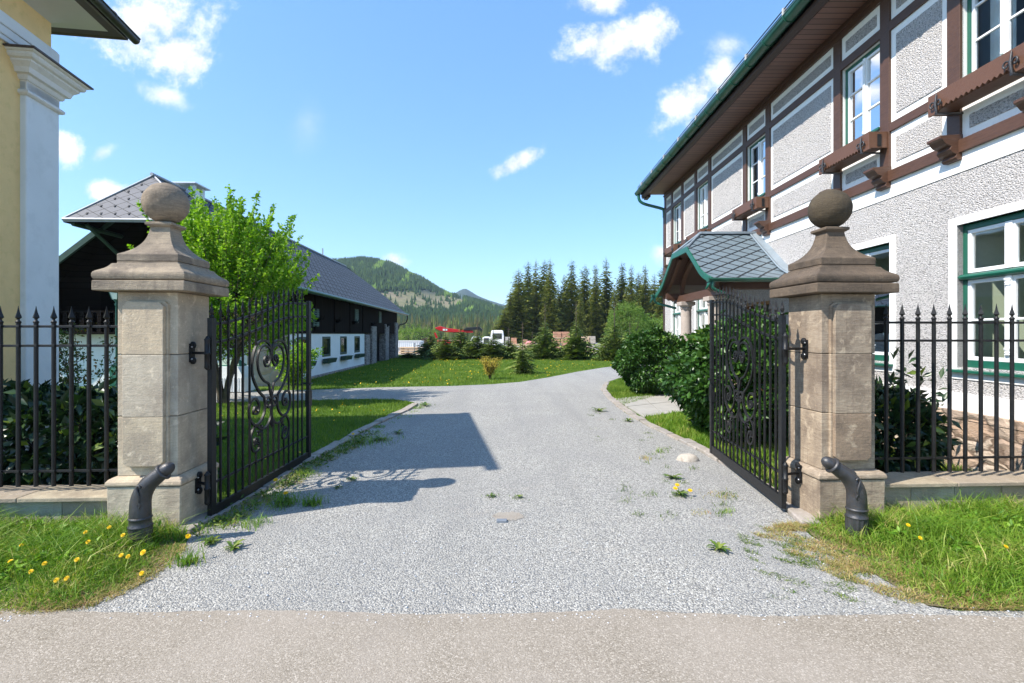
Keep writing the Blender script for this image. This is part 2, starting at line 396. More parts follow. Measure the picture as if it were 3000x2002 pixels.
M['pilaster'] = simple('pilaster_whitewash', (.70, .74, .75), .9, .06, .9, .25, 12, .01, spec=.15, dirt=(.62, .66, .67))
M['mould_white'] = simple('cornice_whitewash', (.72, .71, .68), .9, .06, 2.5, .25, 20, .008, spec=.15, dirt=(.62, .61, .58))
M['soffit_white'] = simple('plastered_eaves', (.60, .60, .57), .9, .05, 1.5, .2, 20, .006, spec=.15)
M['brown_sheet'] = simple('brown_sheet_flashing', (.07, .045, .04), .4, .3, 8, .05, metal=.3)
M['old_gutter'] = simple('weathered_brown_gutter', (.035, .032, .028), .38, .5, 9, .1, metal=.3)
M['bark'] = simple('bark', (.13, .10, .075), .9, .35, 12, 1.0, 26, .02, spec=.2)
M['darkbark'] = simple('dark_bark', (.07, .05, .038), .9, .35, 8, .8, 16, .02, spec=.2)
M['terracotta'] = simple('orange_brick', (.50, .26, .17), .85, .25, 3, .3, 10)  # orange base colour of the bricks, varied at random
M['red_paint'] = simple('red_machine_paint', (.50, .018, .02), .35, .1, 3, 0)
M['black_paint'] = simple('black_machine_paint', (.02, .02, .022), .4, .2, 3, 0)
M['lumber'] = simple('sawn_lumber', (.56, .40, .26), .8, .2, 5, .2)
M['grey_conc'] = simple('pale_concrete', (.42, .41, .40), .9, .12, 3, .3, 30)
M['amber_wood'] = wood('varnished_door_wood', (.16, .07, .02), (.25, .12, .04), .35)
M['interior'] = simple('room_plaster', (.62, .66, .50), .9, .05, 1, 0)
M['interior_blue'] = simple('room_plaster_cool', (.30, .34, .38), .9, .05, 1, 0)
M['curtain'] = simple('white_curtain', (.72, .72, .70), .9, .05, 3, .4, 14, .02)
M['rock'] = simple('pale_boulder', (.44, .39, .33), .9, .2, 7, .5, 24, .006, spec=.2, dirt=(.25, .2, .16))
M['slab'] = simple('paving_slab', (.33, .31, .275), .85, .10, 3, .25, 60, .003, dirt=(.36, .34, .31))

def mk_rubble(name, cols, mortar, sc=3.2, st=(1, 1, 1.6)):
    m, t = mat(name); P = t.scaled(pos(t), st); P2 = t.new('ShaderNodeVectorMath', operation='ADD'); t.set(P2.inputs[0], P)
    nn = t.new('ShaderNodeTexNoise'); t.set(nn.inputs[0], P); nn.inputs['Scale'].default_value = 3
    sm = t.new('ShaderNodeVectorMath', operation='SCALE'); t.set(sm.inputs[0], nn.outputs['Color']); sm.inputs['Scale'].default_value = .35; t.set(P2.inputs[1], sm.outputs[0]); Q = P2.outputs[0]
    v = t.voro(Q, sc); e = t.voro(Q, sc, 'DISTANCE_TO_EDGE').outputs['Distance']
    wv = t.sep(v.outputs['Color'])[0]
    c = t.ramp(wv, [(0, cols[0]), (.35, cols[1]), (.7, cols[2]), (1, cols[3])])
    c = t.mix(t.ramp(t.noise(Q, 9, 6, .7), [(.4, (0, 0, 0)), (.7, (.8, .8, .8))]), c, cols[3])
    ed = t.ramp(e, [(0.02, (1, 1, 1)), (0.07, (0, 0, 0))]); c = t.mix(ed, c, mortar)
    t.set(t.p.inputs['Base Color'], c); t.p.inputs['Roughness'].default_value = .92
    h = t.math('ADD', t.math('MINIMUM', t.math('MULTIPLY', e, 4), 1.0), t.math('MULTIPLY', t.noise(Q, 18, 6, .7), .8))
    t.set(t.p.inputs['Normal'], t.bump(h, 1.0, .035)); return m
M['rubble'] = mk_rubble('ochre_rubble', [(.55, .42, .31), (.60, .50, .40), (.50, .33, .22), (.42, .32, .25)], (.20, .14, .10), 2.1, (1, 1, 2.0))
M['barn_rubble'] = mk_rubble('barn_rubble', [(.35, .31, .29), (.42, .38, .35), (.30, .26, .25), (.24, .21, .20)], (.16, .14, .13), 4.5)
M['quoin'] = mk_rubble('big_stone_blocks', [(.50, .36, .28), (.58, .45, .36), (.46, .36, .30), (.40, .31, .26)], (.42, .36, .31), 1.5, (1, 1, 1.3))

def mk_glass(name, tint=(.9, .95, .95), opac=0.0, rough=0.02):
    m, t = mat(name); g = t.new('ShaderNodeBsdfGlossy'); g.inputs['Roughness'].default_value = rough
    tr = t.new('ShaderNodeBsdfTransparent'); tr.inputs[0].default_value = (*tint, 1)
    fr = t.new('ShaderNodeFresnel'); fr.inputs[0].default_value = 1.30
    mx = t.new('ShaderNodeMixShader'); t.l.new(fr.outputs[0], mx.inputs[0]); t.l.new(tr.outputs[0], mx.inputs[1]); t.l.new(g.outputs[0], mx.inputs[2])
    t.set(t.p.inputs['Base Color'], (0, 0, 0, 1)); t.l.new(mx.outputs[0], t.out.inputs[0])
    n = t.noise(pos(t), 1.2, 2); nb = t.bump(n, .15, .02); t.l.new(nb, g.inputs['Normal']); return m
M['glass'] = mk_glass('window_glass')
M['mirror_glass'] = mk_glass('barn_glass', (.35, .4, .4))

def mk_gravel():
    m, t = mat('grey_gravel'); P = pos(t)
    v1 = t.voro(P, 74); v2 = t.voro(P, 150); k = t.sep(v1.outputs['Color']); k2 = t.sep(v2.outputs['Color'])
    c = t.ramp(k[0], [(0, (.13, .12, .103)), (.25, (.335, .315, .28)), (.65, (.465, .44, .395)), (1, (.80, .765, .69))])
    c = t.mix(.4, c, t.ramp(k2[1], [(0, (.135, .125, .11)), (.6, (.405, .385, .345)), (1, (.72, .685, .62))]))
    big = t.noise(P, .75, 5, .6, .4); c = t.mix(t.ramp(big, [(.42, (0, 0, 0)), (.7, (.7, .7, .7))]), c, (.35, .335, .31))
    tr = t.noise(t.scaled(P, (1.6, .12, 1)), 1.0, 3, .5); c = t.mix(t.ramp(tr, [(.5, (0, 0, 0)), (.68, (.45, .45, .45))]), c, (.31, .295, .27))
    warm = t.noise(P, 1.3, 6, .7); c = t.mix(t.ramp(warm, [(.60, (0, 0, 0)), (.74, (.6, .6, .6))]), c, (.46, .40, .34))
    e = v1.outputs['Distance']; c = t.mix(t.ramp(e, [(.45, (0, 0, 0)), (.75, (.75, .75, .75))]), c, (.15, .155, .165))
    t.set(t.p.inputs['Base Color'], c); t.p.inputs['Roughness'].default_value = .85; t.p.inputs['Specular IOR Level'].default_value = .3
    h = t.math('ADD', t.math('MULTIPLY', e, -1.0), t.math('MULTIPLY', v2.outputs['Distance'], -.45)); h = t.math('ADD', h, t.math('MULTIPLY', k[1], .5))
    h = t.math('ADD', h, t.math('MULTIPLY', t.noise(P, 4, 4), 1.2))
    t.set(t.p.inputs['Normal'], t.bump(h, .9, .012)); return m
M['gravel'] = mk_gravel()
def mk_asphalt():
    m, t = mat('worn_asphalt'); P = pos(t)
    v1 = t.voro(P, 135); k = t.sep(v1.outputs['Color'])
    c = t.ramp(k[0], [(0, (.185, .155, .118)), (.35, (.26, .222, .176)), (.8, (.31, .268, .217)), (1, (.47, .415, .35))])
    st = t.noise(P, .55, 6, .7, 1.0); c = t.mix(t.ramp(st, [(.52, (0, 0, 0)), (.66, (.5, .5, .5))]), c, (.27, .235, .20))
    n = t.noise(P, 1.1, 5, .6, .5); c = t.mix(t.ramp(n, [(.35, (0, 0, 0)), (.7, (.5, .5, .5))]), c, (.38, .33, .28))
    f = t.noise(P, 260, 3, .7); c = t.mix(.5, c, t.ramp(f, [(.3, (.45, .45, .45)), (.65, (1, 1, 1))]), 'MULTIPLY')
    t.set(t.p.inputs['Base Color'], c); t.p.inputs['Roughness'].default_value = .85; t.p.inputs['Specular IOR Level'].default_value = .3
    h = t.math('ADD', t.math('MULTIPLY', v1.outputs['Distance'], -1), t.math('MULTIPLY', f, .6)); t.set(t.p.inputs['Normal'], t.bump(h, .4, .004)); return m
M['asphalt'] = mk_asphalt()
def mk_soil(name, a, b, c3, sc=1.5, fine=40):
    m, t = mat(name); P = pos(t); c = t.ramp(t.noise(P, sc, 6, .65), [(.3, a), (.55, b), (.75, c3)])
    c = t.mix(.5, c, t.ramp(t.noise(P, fine, 4, .7), [(.3, (.35, .35, .35)), (.7, (1, 1, 1))]), 'MULTIPLY')
    t.set(t.p.inputs['Base Color'], c); t.p.inputs['Roughness'].default_value = .95; t.p.inputs['Specular IOR Level'].default_value = .1
    t.set(t.p.inputs['Normal'], t.bump(t.noise(P, fine, 5, .7), .8, .03)); return m
M['turf'] = mk_soil('turf', (.065, .12, .018), (.10, .17, .026), (.16, .19, .045), 1.2, 60)
M['verge'] = mk_soil('verge_soil', (.22, .17, .11), (.26, .22, .12), (.36, .29, .19), 7, 70)
M['yard'] = mk_soil('yard_gravel', (.45, .39, .33), (.52, .46, .40), (.40, .35, .28), .3, 3)
M['meadow'] = mk_soil('far_meadow', (.05, .09, .02), (.09, .12, .03), (.14, .13, .05), .06, 2)
M['grass'] = foliage('lawn_grass', [(0, (.065, .135, .016)), (.4, (.125, .21, .024)), (.75, (.20, .29, .038)), (1, (.33, .36, .08))], .55, .35, .25, vari=.8)
M['grass_shade'] = M['grass']
M['grass_near'] = foliage('verge_grass', [(0, (.07, .17, .012)), (.35, (.13, .25, .02)), (.7, (.22, .33, .035)), (.86, (.42, .42, .11)), (1, (.58, .46, .22))], .5, .35, .3, vari=2.0)
M['dry_grass'] = foliage('dry_grass', [(0, (.18, .22, .04)), (.4, (.36, .32, .10)), (.75, (.48, .35, .17)), (1, (.36, .17, .08))], .7, .2, .2)
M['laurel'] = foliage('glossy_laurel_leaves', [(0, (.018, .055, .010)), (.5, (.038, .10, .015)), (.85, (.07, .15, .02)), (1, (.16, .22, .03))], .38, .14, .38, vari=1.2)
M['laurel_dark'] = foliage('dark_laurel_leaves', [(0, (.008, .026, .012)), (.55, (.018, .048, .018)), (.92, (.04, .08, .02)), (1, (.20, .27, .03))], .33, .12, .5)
M['maple'] = foliage('fresh_maple_leaves', [(0, (.10, .22, .012)), (.5, (.22, .40, .02)), (1, (.40, .56, .06))], .5, .42, .3, vari=.9)
M['spruce'] = foliage('spruce_needles', [(0, (.045, .065, .016)), (.5, (.13, .16, .032)), (1, (.28, .27, .07))], .8, .2, .1, vari=.5)
M['young_spruce'] = foliage('young_spruce_needles', [(0, (.034, .064, .018)), (.5, (.115, .165, .036)), (1, (.26, .31, .07))], .65, .12, .25, vari=1.2)
M['willow'] = foliage('pale_willow_leaves', [(0, (.08, .15, .025)), (.5, (.14, .23, .04)), (1, (.22, .31, .07))], .6, .35, .3, vari=.8)
M['red_shrub'] = foliage('wispy_shrub_leaves', [(0, (.03, .07, .015)), (.6, (.07, .13, .02)), (.85, (.16, .09, .03)), (1, (.26, .12, .04))], .5, .3, .3)
M['forsythia'] = foliage('yellow_forsythia', [(0, (.26, .22, .05)), (.5, (.50, .36, .05)), (1, (.66, .52, .09))], .6, .3, .3)
M['petal'] = foliage('dandelion_petals', [(0, (.72, .42, .005)), (1, (.88, .62, .01))], .6, .2, .3, tcol=(1, .9, .4))
M['weed'] = foliage('weed_leaves', [(0, (.05, .10, .02)), (.5, (.10, .17, .025)), (1, (.20, .24, .04))], .5, .25, .3)
M['hillwood'] = foliage('hill_forest_trees', [(0, (.012, .030, .013)), (.6, (.024, .050, .018)), (.92, (.042, .075, .022)), (1, (.08, .13, .03))], .9, 0, .1, vari=.012)
M['clearing'] = mk_soil('felled_slope', (.30, .24, .16), (.22, .21, .11), (.36, .29, .20), .02, .25)
M['hillground'] = mk_soil('hill_ground', (.05, .085, .025), (.045, .07, .025), (.09, .12, .035), .01, .2)
M['far_blue'] = mk_soil('distant_mountain', (.05, .075, .05), (.04, .065, .045), (.06, .08, .055), .004, .03)
M['lamp_glass'] = simple('frosted_lamp_glass', (.45, .55, .52), .3, .05, 5, 0)

M['broadleaf'] = foliage('broadleaf_trees', [(0, (.05, .10, .02)), (.5, (.085, .15, .028)), (1, (.13, .20, .04))], .9, 0, .1)
M['footwood'] = foliage('foothill_trees', [(0, (.018, .032, .012)), (.45, (.035, .050, .018)), (.8, (.07, .065, .03)), (1, (.10, .13, .03))], .9, 0, .1)
M['car_paint'] = simple('pale_car_paint', (.5, .52, .54), .3, .03, 3, 0, coat=.5)
M['red_sack'] = simple('red_white_sack', (.55, .20, .20), .8, .5, 3, .3, 8, .05)
M['pebble'] = simple('pale_pebbles', (.50, .50, .51), .85, .35, 40, 0)
M['stain'] = mk_soil('trodden_fines', (.30, .26, .21), (.36, .32, .26), (.26, .22, .17), 8, 80)
M['grey_chip'] = simple('dark_flat_stone', (.16, .18, .21), .7, .1, 20, .2)

M['herb'] = foliage('verge_herb_leaves', [(0, (.07, .18, .015)), (.5, (.14, .29, .02)), (1, (.24, .38, .04))], .5, .3, .3)

for k in ('barnwood', 'barnwood_h', 'slate_barn'):
    for n_ in M[k].node_tree.nodes:
        if n_.type == 'BSDF_PRINCIPLED': n_.inputs['Specular IOR Level'].default_value = .08
# ------------------------------------------------------------------ ground
rng = np.random.default_rng(7); random.seed(7)
def sheet(name, poly, z, m, kind='structure', skirt=0.0):
    mb = MB(); P = [(p[0], p[1], z) for p in poly]
    tri = tessellate_polygon([[Vector((p[0], p[1], 0)) for p in poly]])
    mb.add(P, [tuple(t) for t in tri]); o = mesh_obj(name, mb, m, base=(poly[0][0], poly[0][1], z)); o['kind'] = kind; return o
def jitter_line(a, b, n, amp):
    return [(a[0] + (b[0] - a[0]) * i / n, a[1] + (b[1] - a[1]) * i / n + random.uniform(-amp, amp)) for i in range(n + 1)]
def jit(pts, n, amp, seed=1):
    r = random.Random(seed); out = []
    for p, q in zip(pts[:-1], pts[1:]):
        for i in range(n):
            t = i / n; out.append((p[0] + (q[0] - p[0]) * t + r.uniform(-amp, amp), p[1] + (q[1] - p[1]) * t + r.uniform(-amp, amp)))
    out.append(pts[-1]); return out

sheet('ground', [(-1500, -300), (1500, -300), (1500, 2500), (-1500, 2500)], -0.02, M['meadow'])
sheet('lawn_ground', [(-26, 3.2), (26, 3.2), (30, 44), (-30, 44)], -0.012, M['turf'])
YR = 3.30
kerbL = [G(*p) for p in [(560, 1565), (640, 1518), (696, 1483), (814, 1418), (868, 1376), (945, 1337), (1002, 1307), (1060, 1268), (1136, 1230), (1197, 1203), (1226, 1186)]]
lawn_tip = [G(*p) for p in [(1226, 1186), (1209, 1177), (1155, 1170), (1060, 1169), (914, 1173), (620, 1180), (300, 1186)]]
upper = [G(*p) for p in [(300, 1156), (620, 1148), (914, 1142), (1136, 1134.5), (1323, 1131), (1440, 1126), (1525, 1119), (1606, 1106), (1687, 1090), (1768, 1077), (1830, 1070), (1900, 1066)]]
kerbR = [G(*p) for p in [(1960, 1092), (1812, 1108), (1772, 1122), (1760, 1140), (1775, 1162), (1806, 1190), (1838, 1213), (1890, 1245), (1980, 1288), (2075, 1336), (2170, 1392), (2300, 1496), (2345, 1540)]]
bL = [G(*p) for p in [(545, 1600), (480, 1648), (430, 1688), (330, 1738), (230, 1778), (60, 1796)]]
bR = [G(*p) for p in [(2380, 1570), (2470, 1620), (2560, 1680), (2650, 1735), (2720, 1775)]]
gp = [(-30, YR)] + [( -30, YR - .1), (30, YR - .1), (30, YR + .03)] + [(bR[-1][0] + .15, YR + .04)] + list(reversed(jit(bR, 4, .02, 3))) + list(reversed(kerbR)) + [(26, 30), (26, 32)] + list(reversed(upper)) + [(-28, upper[0][1]), (-28, lawn_tip[-1][1])] + list(reversed(lawn_tip)) + list(reversed(kerbL))[1:] + jit(bL, 4, .02, 4) + [(-5, YR + .04)]
sheet('gravel_drive', gp, -0.004, M['gravel'])
edge = []
x = -26.0
while x < 26:
    w = 0.018 * math.sin(x * 3.1) + random.uniform(-.008, .008) + (0.05 * math.exp(-((x - .78) / .28) ** 2) + .03 * math.exp(-((x - 1.3) / .15) ** 2)) - .012 * x * (abs(x) < 5)
    edge.append((x, YR + w)); x += 0.035
sheet('asphalt_road', [(-26, -9), (26, -9)] + list(reversed(edge)), 0.003, M['asphalt'])
sheet('yard', [(-60, 46), (70, 46), (90, 130), (-90, 130)], -0.01, M['yard'])
# sandy patch in the middle of the drive
def blob(c, rx, ry, n=22, a=.25, seed=2):
    r = random.Random(seed); return [(c[0] + rx * math.cos(2 * math.pi * i / n) * (1 + r.uniform(-a, a)), c[1] + ry * math.sin(2 * math.pi * i / n) * (1 + r.uniform(-a, a))) for i in range(n)]
M['sand'] = mk_soil('sandy_fines', (.42, .36, .30), (.48, .43, .37), (.38, .33, .28), 6, 90)

# kerb stones
def kerb_stones(name, line, w0, side, m, zt=.035):
    mb = MB(); r = random.Random(5); P = [Vector((*p, 0)) for p in line]
    L = [0]
    for a, b in zip(P[:-1], P[1:]): L.append(L[-1] + (b - a).length)
    def at(d):
        for i in range(len(P) - 1):
            if d <= L[i + 1] or i == len(P) - 2:
                t = (d - L[i]) / (L[i + 1] - L[i]); q = P[i].lerp(P[i + 1], t); tg = (P[i + 1] - P[i]).normalized(); return q, tg
    d = 0
    while d < L[-1] - .05:
        l = r.uniform(.28, .5); l = min(l, L[-1] - d); q, tg = at(d + l / 2); nn = Vector((-tg.y, tg.x, 0)) * side
        fr = frame((q.x, q.y, 0), (tg.x, tg.y), (nn.x, nn.y)); w = w0 * r.uniform(.85, 1.1); o = r.uniform(-.015, .015); z = zt + r.uniform(-.01, .01)
        mb.box(-l / 2 + .008, l / 2 - .008, o, o + w, -.1, z, M=fr); d += l
    ob = mesh_obj(name, mb, m, bevel=.012); ob['kind'] = 'structure'
kerb_stones('kerb_left', kerbL, .17, 1, M['kerbstone'])
kerb_stones('kerb_right', list(reversed(kerbR[2:])), .17, -1, M['kerbstone'], .03)
# slab path from the drive to the porch
pa = [G(*p) for p in [(1798, 1170), (1946, 1156), (1990, 1210), (1889, 1224)]]
sl_ = MB()
for i in range(3):
    for j in range(2):
        def q(u, v):
            a = (pa[0][0] * (1 - u) + pa[1][0] * u, pa[0][1] * (1 - u) + pa[1][1] * u); b = (pa[3][0] * (1 - u) + pa[2][0] * u, pa[3][1] * (1 - u) + pa[2][1] * u)
            return (a[0] * (1 - v) + b[0] * v, a[1] * (1 - v) + b[1] * v)
        g = .008; c = [q(i / 3 * 1.6 + g, j / 2 + g), q((i + 1) / 3 * 1.6 - g, j / 2 + g), q((i + 1) / 3 * 1.6 - g, (j + 1) / 2 - g), q(i / 3 * 1.6 + g, (j + 1) / 2 - g)]
        sl_.add([(*p, -.05) for p in c] + [(*p, .022) for p in c], [(0, 1, 2, 3), (4, 5, 6, 7), (0, 1, 5, 4), (1, 2, 6, 5), (2, 3, 7, 6), (3, 0, 4, 7)])
o = mesh_obj('slab_path', sl_, M['slab'], bevel=.006); o['kind'] = 'structure'
st = MB(); st.box(4.85, 5.9, 15.5, 16.9, -.05, .17); st.box(5.25, 5.9, 15.7, 16.7, .17, .32)

# ------------------------------------------------------------------ gate pillars
TH = R(2.9)
def pillar(name, label, cx, cy, ms, mc, mball, z0=0.0):
    r = root(name, label, 'gate pillar', (cx, cy, 0), TH, 'sandstone pillars on both sides of the gate')
    A = WM[r]
    # plinth of two blocks and a rounded ledge
    mb = MB(A); mb.sqloft([(.645, -.15), (.645, .1), (.655, .405)]); mesh_obj('plinth', mb, ms, r, bevel=.008)
    mb = MB(A); mb.sqloft([(.650, .412), (.676, .414), (.680, .43), (.672, .452), (.640, .472), (.600, .484), (.56, .492), (.535, .4925)]); mesh_obj('ledge', mb, ms, r, bevel=.006)
    mb = MB(A); w = .269
    for a, b in ((.493, 1.042), (1.045, 1.612), (1.615, 2.192)):
        mb.box(-w, w, -w, w, a + .0015, b - .0015)
    mesh_obj('shaft', mb, ms, r, bevel=.006)
    # raised panel with cut corners on the two street-side faces
    def panel(z0, z1, hw, d, cut):
        return [(-hw, z0 + cut), (-hw + cut, z0), (hw - cut, z0), (hw, z0 + cut), (hw, z1 - cut), (hw - cut, z1), (-hw + cut, z1), (-hw, z1 - cut)]
    for k, rot in enumerate((0, math.pi)):
        mb = MB(A @ Matrix.Rotation(rot, 4, 'Z'))
        for a, b, c0, c1 in ((.58, 1.043, 1, 0), (1.045, 1.613, 0, 0), (1.615, 2.11, 0, 1)):
            for hw, d in ((.196, .03), (.180, .072)):
                e = 0.0 if hw > .19 else .018
                aa, bb = a + (e if c0 else 0), b - (e if c1 else 0); ct = .035
                pl = [(-hw, aa + (ct if c0 else 0))] + ([(-hw + ct, aa)] if c0 else []) + ([(hw - ct, aa), (hw, aa + ct)] if c0 else [(hw, aa)]) + ([(hw, bb - ct), (hw - ct, bb), (-hw + ct, bb), (-hw, bb - ct)] if c1 else [(hw, bb), (-hw, bb)])
                mb.prism(pl, -w - d, -w + .01 if hw > .19 else -w - .0305, axis=1)
        mesh_obj('panel', mb, ms, r, bevel=.005)
    mb = MB(A); mb.sqloft([(.55, 2.1935), (.7, 2.194), (.807, 2.196), (.809, 2.24), (.806, 2.285), (.79, 2.287)]); mesh_obj('slab', mb, mc, r, bevel=.007)
    mb = MB(A); prof = [(.74, 2.293), (.785, 2.294), (.803, 2.306), (.812, 2.325), (.812, 2.345), (.800, 2.362), (.775, 2.374), (.735, 2.386), (.69, 2.400), (.655, 2.415), (.63, 2.430), (.612, 2.446), (.60, 2.452), (.55, 2.453), (.545, 2.473), (.50, 2.474)]
    mb.sqloft(prof); mesh_obj('moulding', mb, mc, r, bevel=.005)
    mb = MB(A); prof = [(.53, 2.477), (.546, 2.478), (.548, 2.540), (.540, 2.545), (.47, 2.566), (.40, 2.592), (.34, 2.622), (.29, 2.655), (.25, 2.692), (.218, 2.735), (.195, 2.785), (.185, 2.815), (.185, 2.832), (.215, 2.834), (.218, 2.842), (.245, 2.846), (.250, 2.868), (.225, 2.876)]
    mb.sqloft(prof); mesh_obj('finial_base', mb, mc, r, bevel=.004)
    mb = MB(A); mb.lathe([(.03, 2.868), (.085, 2.872), (.09, 2.882), (.07, 2.895)], n=20); mb.sphere((0, 0, 3.075), .198, 40, 26)
    o = mesh_obj('stone_ball', mb, mball, r)
    d = o.modifiers.new('worn', 'DISPLACE'); tx = bpy.data.textures.new('worn_stone', 'CLOUDS'); tx.noise_scale = .09; d.texture = tx; d.strength = .010; d.mid_level = .5
    return r
PL, PR = (-3.379, 5.0), (3.242, 5.225)
pillar('gate_pillar', 'pale sandstone gate pillar with stone ball, beside the left gate leaf', *PL, M['stone_left'], M['cap_left'], M['ball_left'])
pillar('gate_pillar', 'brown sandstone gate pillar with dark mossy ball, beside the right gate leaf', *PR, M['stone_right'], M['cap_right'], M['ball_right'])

# ------------------------------------------------------------------ fences on low walls
def spear(mb, x, y, z, h=.17, w=.034, M=None, ck=1.0):
    s = h / .17
    pr = [(.014, -.002), (.021, .004), (.024, .013), (.021, .022), (.012, .030), (.012, .040)]
    mb.lathe([(r_ * ck, z + q * s) for r_, q in pr], (x, y, 0), n=8, M=M)
    pr = [(.010, .038), (.018, .044), (w, .058), (.027, .078), (.016, .105), (.008, .138), (.0015, .17)]
    rs = [[(x + r_ * a, y + r_ * .8 * b, z + q * s) for a, b in ((1, 0), (0, 1), (-1, 0), (0, -1))] for r_, q in pr]
    mb.rings(rs, smooth=False, M=M)
def fence(label, glabel, px, py, sgn, n, sp, first, dz, stones, lw):
    A = frame((px, py, dz), (sgn * math.cos(TH), sgn * math.sin(TH)), (-sgn * math.sin(TH), sgn * math.cos(TH)))
    L = first + sp * (n - 1) + .12
    r = root('iron_fence', label, 'fence', (px + sgn * .3, py, 0), TH, 'wrought iron fences either side of the gate pillars')
    mb = MB(A); mb.box(.285, .325, -.02, .02, .28, 2.0); mb.lathe([(.02, 2.0), (.026, 2.005), (.026, 2.015), (.014, 2.025)], (.305, 0, 0), n=12); mb.sphere((.305, 0, 2.072), .052, 16, 10)
    mesh_obj('end_post', mb, M['iron'], r, bevel=.003)
    for z in (.48, 1.69, 1.876):
        mb = MB(A); mb.box(.325, L, -.006, .006, z - .012, z + .012)
        for k in range(n):
            x = first + sp * k; mb.box(x - .022, x + .022, -.022, .022, z - .011, z + .011)
        mesh_obj('rail', mb, M['iron'], r, bevel=.002)
    proto = None
    for k in range(n):
        x = first + sp * k
        if proto is None:
            mb = MB(A @ Matrix.Translation((x, 0, 0))); mb.tube([(0, 0, .335), (0, 0, 1.905)], .0185, 8); spear(mb, 0, 0, 1.905)
            proto = mesh_obj('picket', mb, M['iron'], r)
        else:
            c = proto.copy(); col.objects.link(c); c.location = Vector((sp * k * sgn, 0, 0)) + proto.location
    # low wall
    w = root('low_wall', glabel, 'low wall', (px + sgn * .35, py, 0), TH, 'low sandstone walls under the iron fences')
    mb = MB(A); x = .33; i = 0; rr = random.Random(int(px * 10))
    while x < lw:
        l = rr.uniform(.38, .62)
        mb.box(x + .002, min(x + l, lw) - .002, -.16, .16, -.1, .238 + rr.uniform(-.002, .002)); x += l
    mesh_obj('wall_blocks', mb, M['wallstone'], w, bevel=.006)
    mb = MB(A); x = .325
    while x < lw:
        l = rr.uniform(.75, 1.0); mb.box(x + .002, min(x + l, lw) - .002, -.215, .215, .242, .285 + rr.uniform(-.001, .003)); x += l
    mesh_obj('coping', mb, M['coping'], w, bevel=.008)
fence('black iron fence with spear tips in front of the yellow building', 'low sandstone wall under the fence left of the gate', *PL, -1, 19, .1636, .395, 0.0, None, 3.5)
fence('black iron fence with spear tips in front of the half-timbered house', 'low sandstone wall under the fence right of the gate', *PR, 1, 14, .1700, .43, .045, None, 2.75)

# ------------------------------------------------------------------ gate leaves
ORN = dict(
 outer=[(0, 1.60), (-.027, 1.659), (-.085, 1.706), (-.179, 1.729), (-.288, 1.713), (-.365, 1.659), (-.42, 1.557), (-.447, 1.439), (-.434, 1.353), (-.386, 1.263), (-.288, 1.157), (-.171, 1.081)],
 inner=[(-.012, 1.52), (-.014, 1.576), (-.034, 1.632), (-.111, 1.665), (-.208, 1.664), (-.288, 1.613), (-.323, 1.518), (-.313, 1.43), (-.27, 1.348), (-.179, 1.27), (-.065, 1.223), (-.034, 1.137), (-.009, 1.079)],
 curl=[(-.012, 1.576), (-.034, 1.486), (-.085, 1.43), (-.141, 1.441), (-.171, 1.493), (-.141, 1.545), (-.095, 1.545), (-.08, 1.51), (-.105, 1.49)],
 s1=[(-.36, .99), (-.386, .995), (-.41, .938), (-.341, .919), (-.295, .956), (-.298, 1.026), (-.358, 1.083), (-.434, 1.087), (-.487, 1.052), (-.507, .97), (-.487, .883), (-.41, .81), (-.323, .794), (-.234, .832), (-.171, .902), (-.149, .988), (-.171, 1.077)],
 s2=[(-.119, .984), (-.065, .949), (-.019, .97), (-.019, 1.035), (-.073, 1.069), (-.126, 1.048), (-.149, .988)],
 s3=[(-.006, 1.04), (-.004, .911), (-.019, .823), (-.085, .752), (-.179, .724), (-.288, .753), (-.376, .804)],
 s4=[(-.365, .793), (-.434, .745), (-.467, .675), (-.461, .589), (-.42, .525), (-.358, .501), (-.295, .518), (-.288, .569), (-.33, .639), (-.376, .643), (-.393, .608), (-.37, .585)])
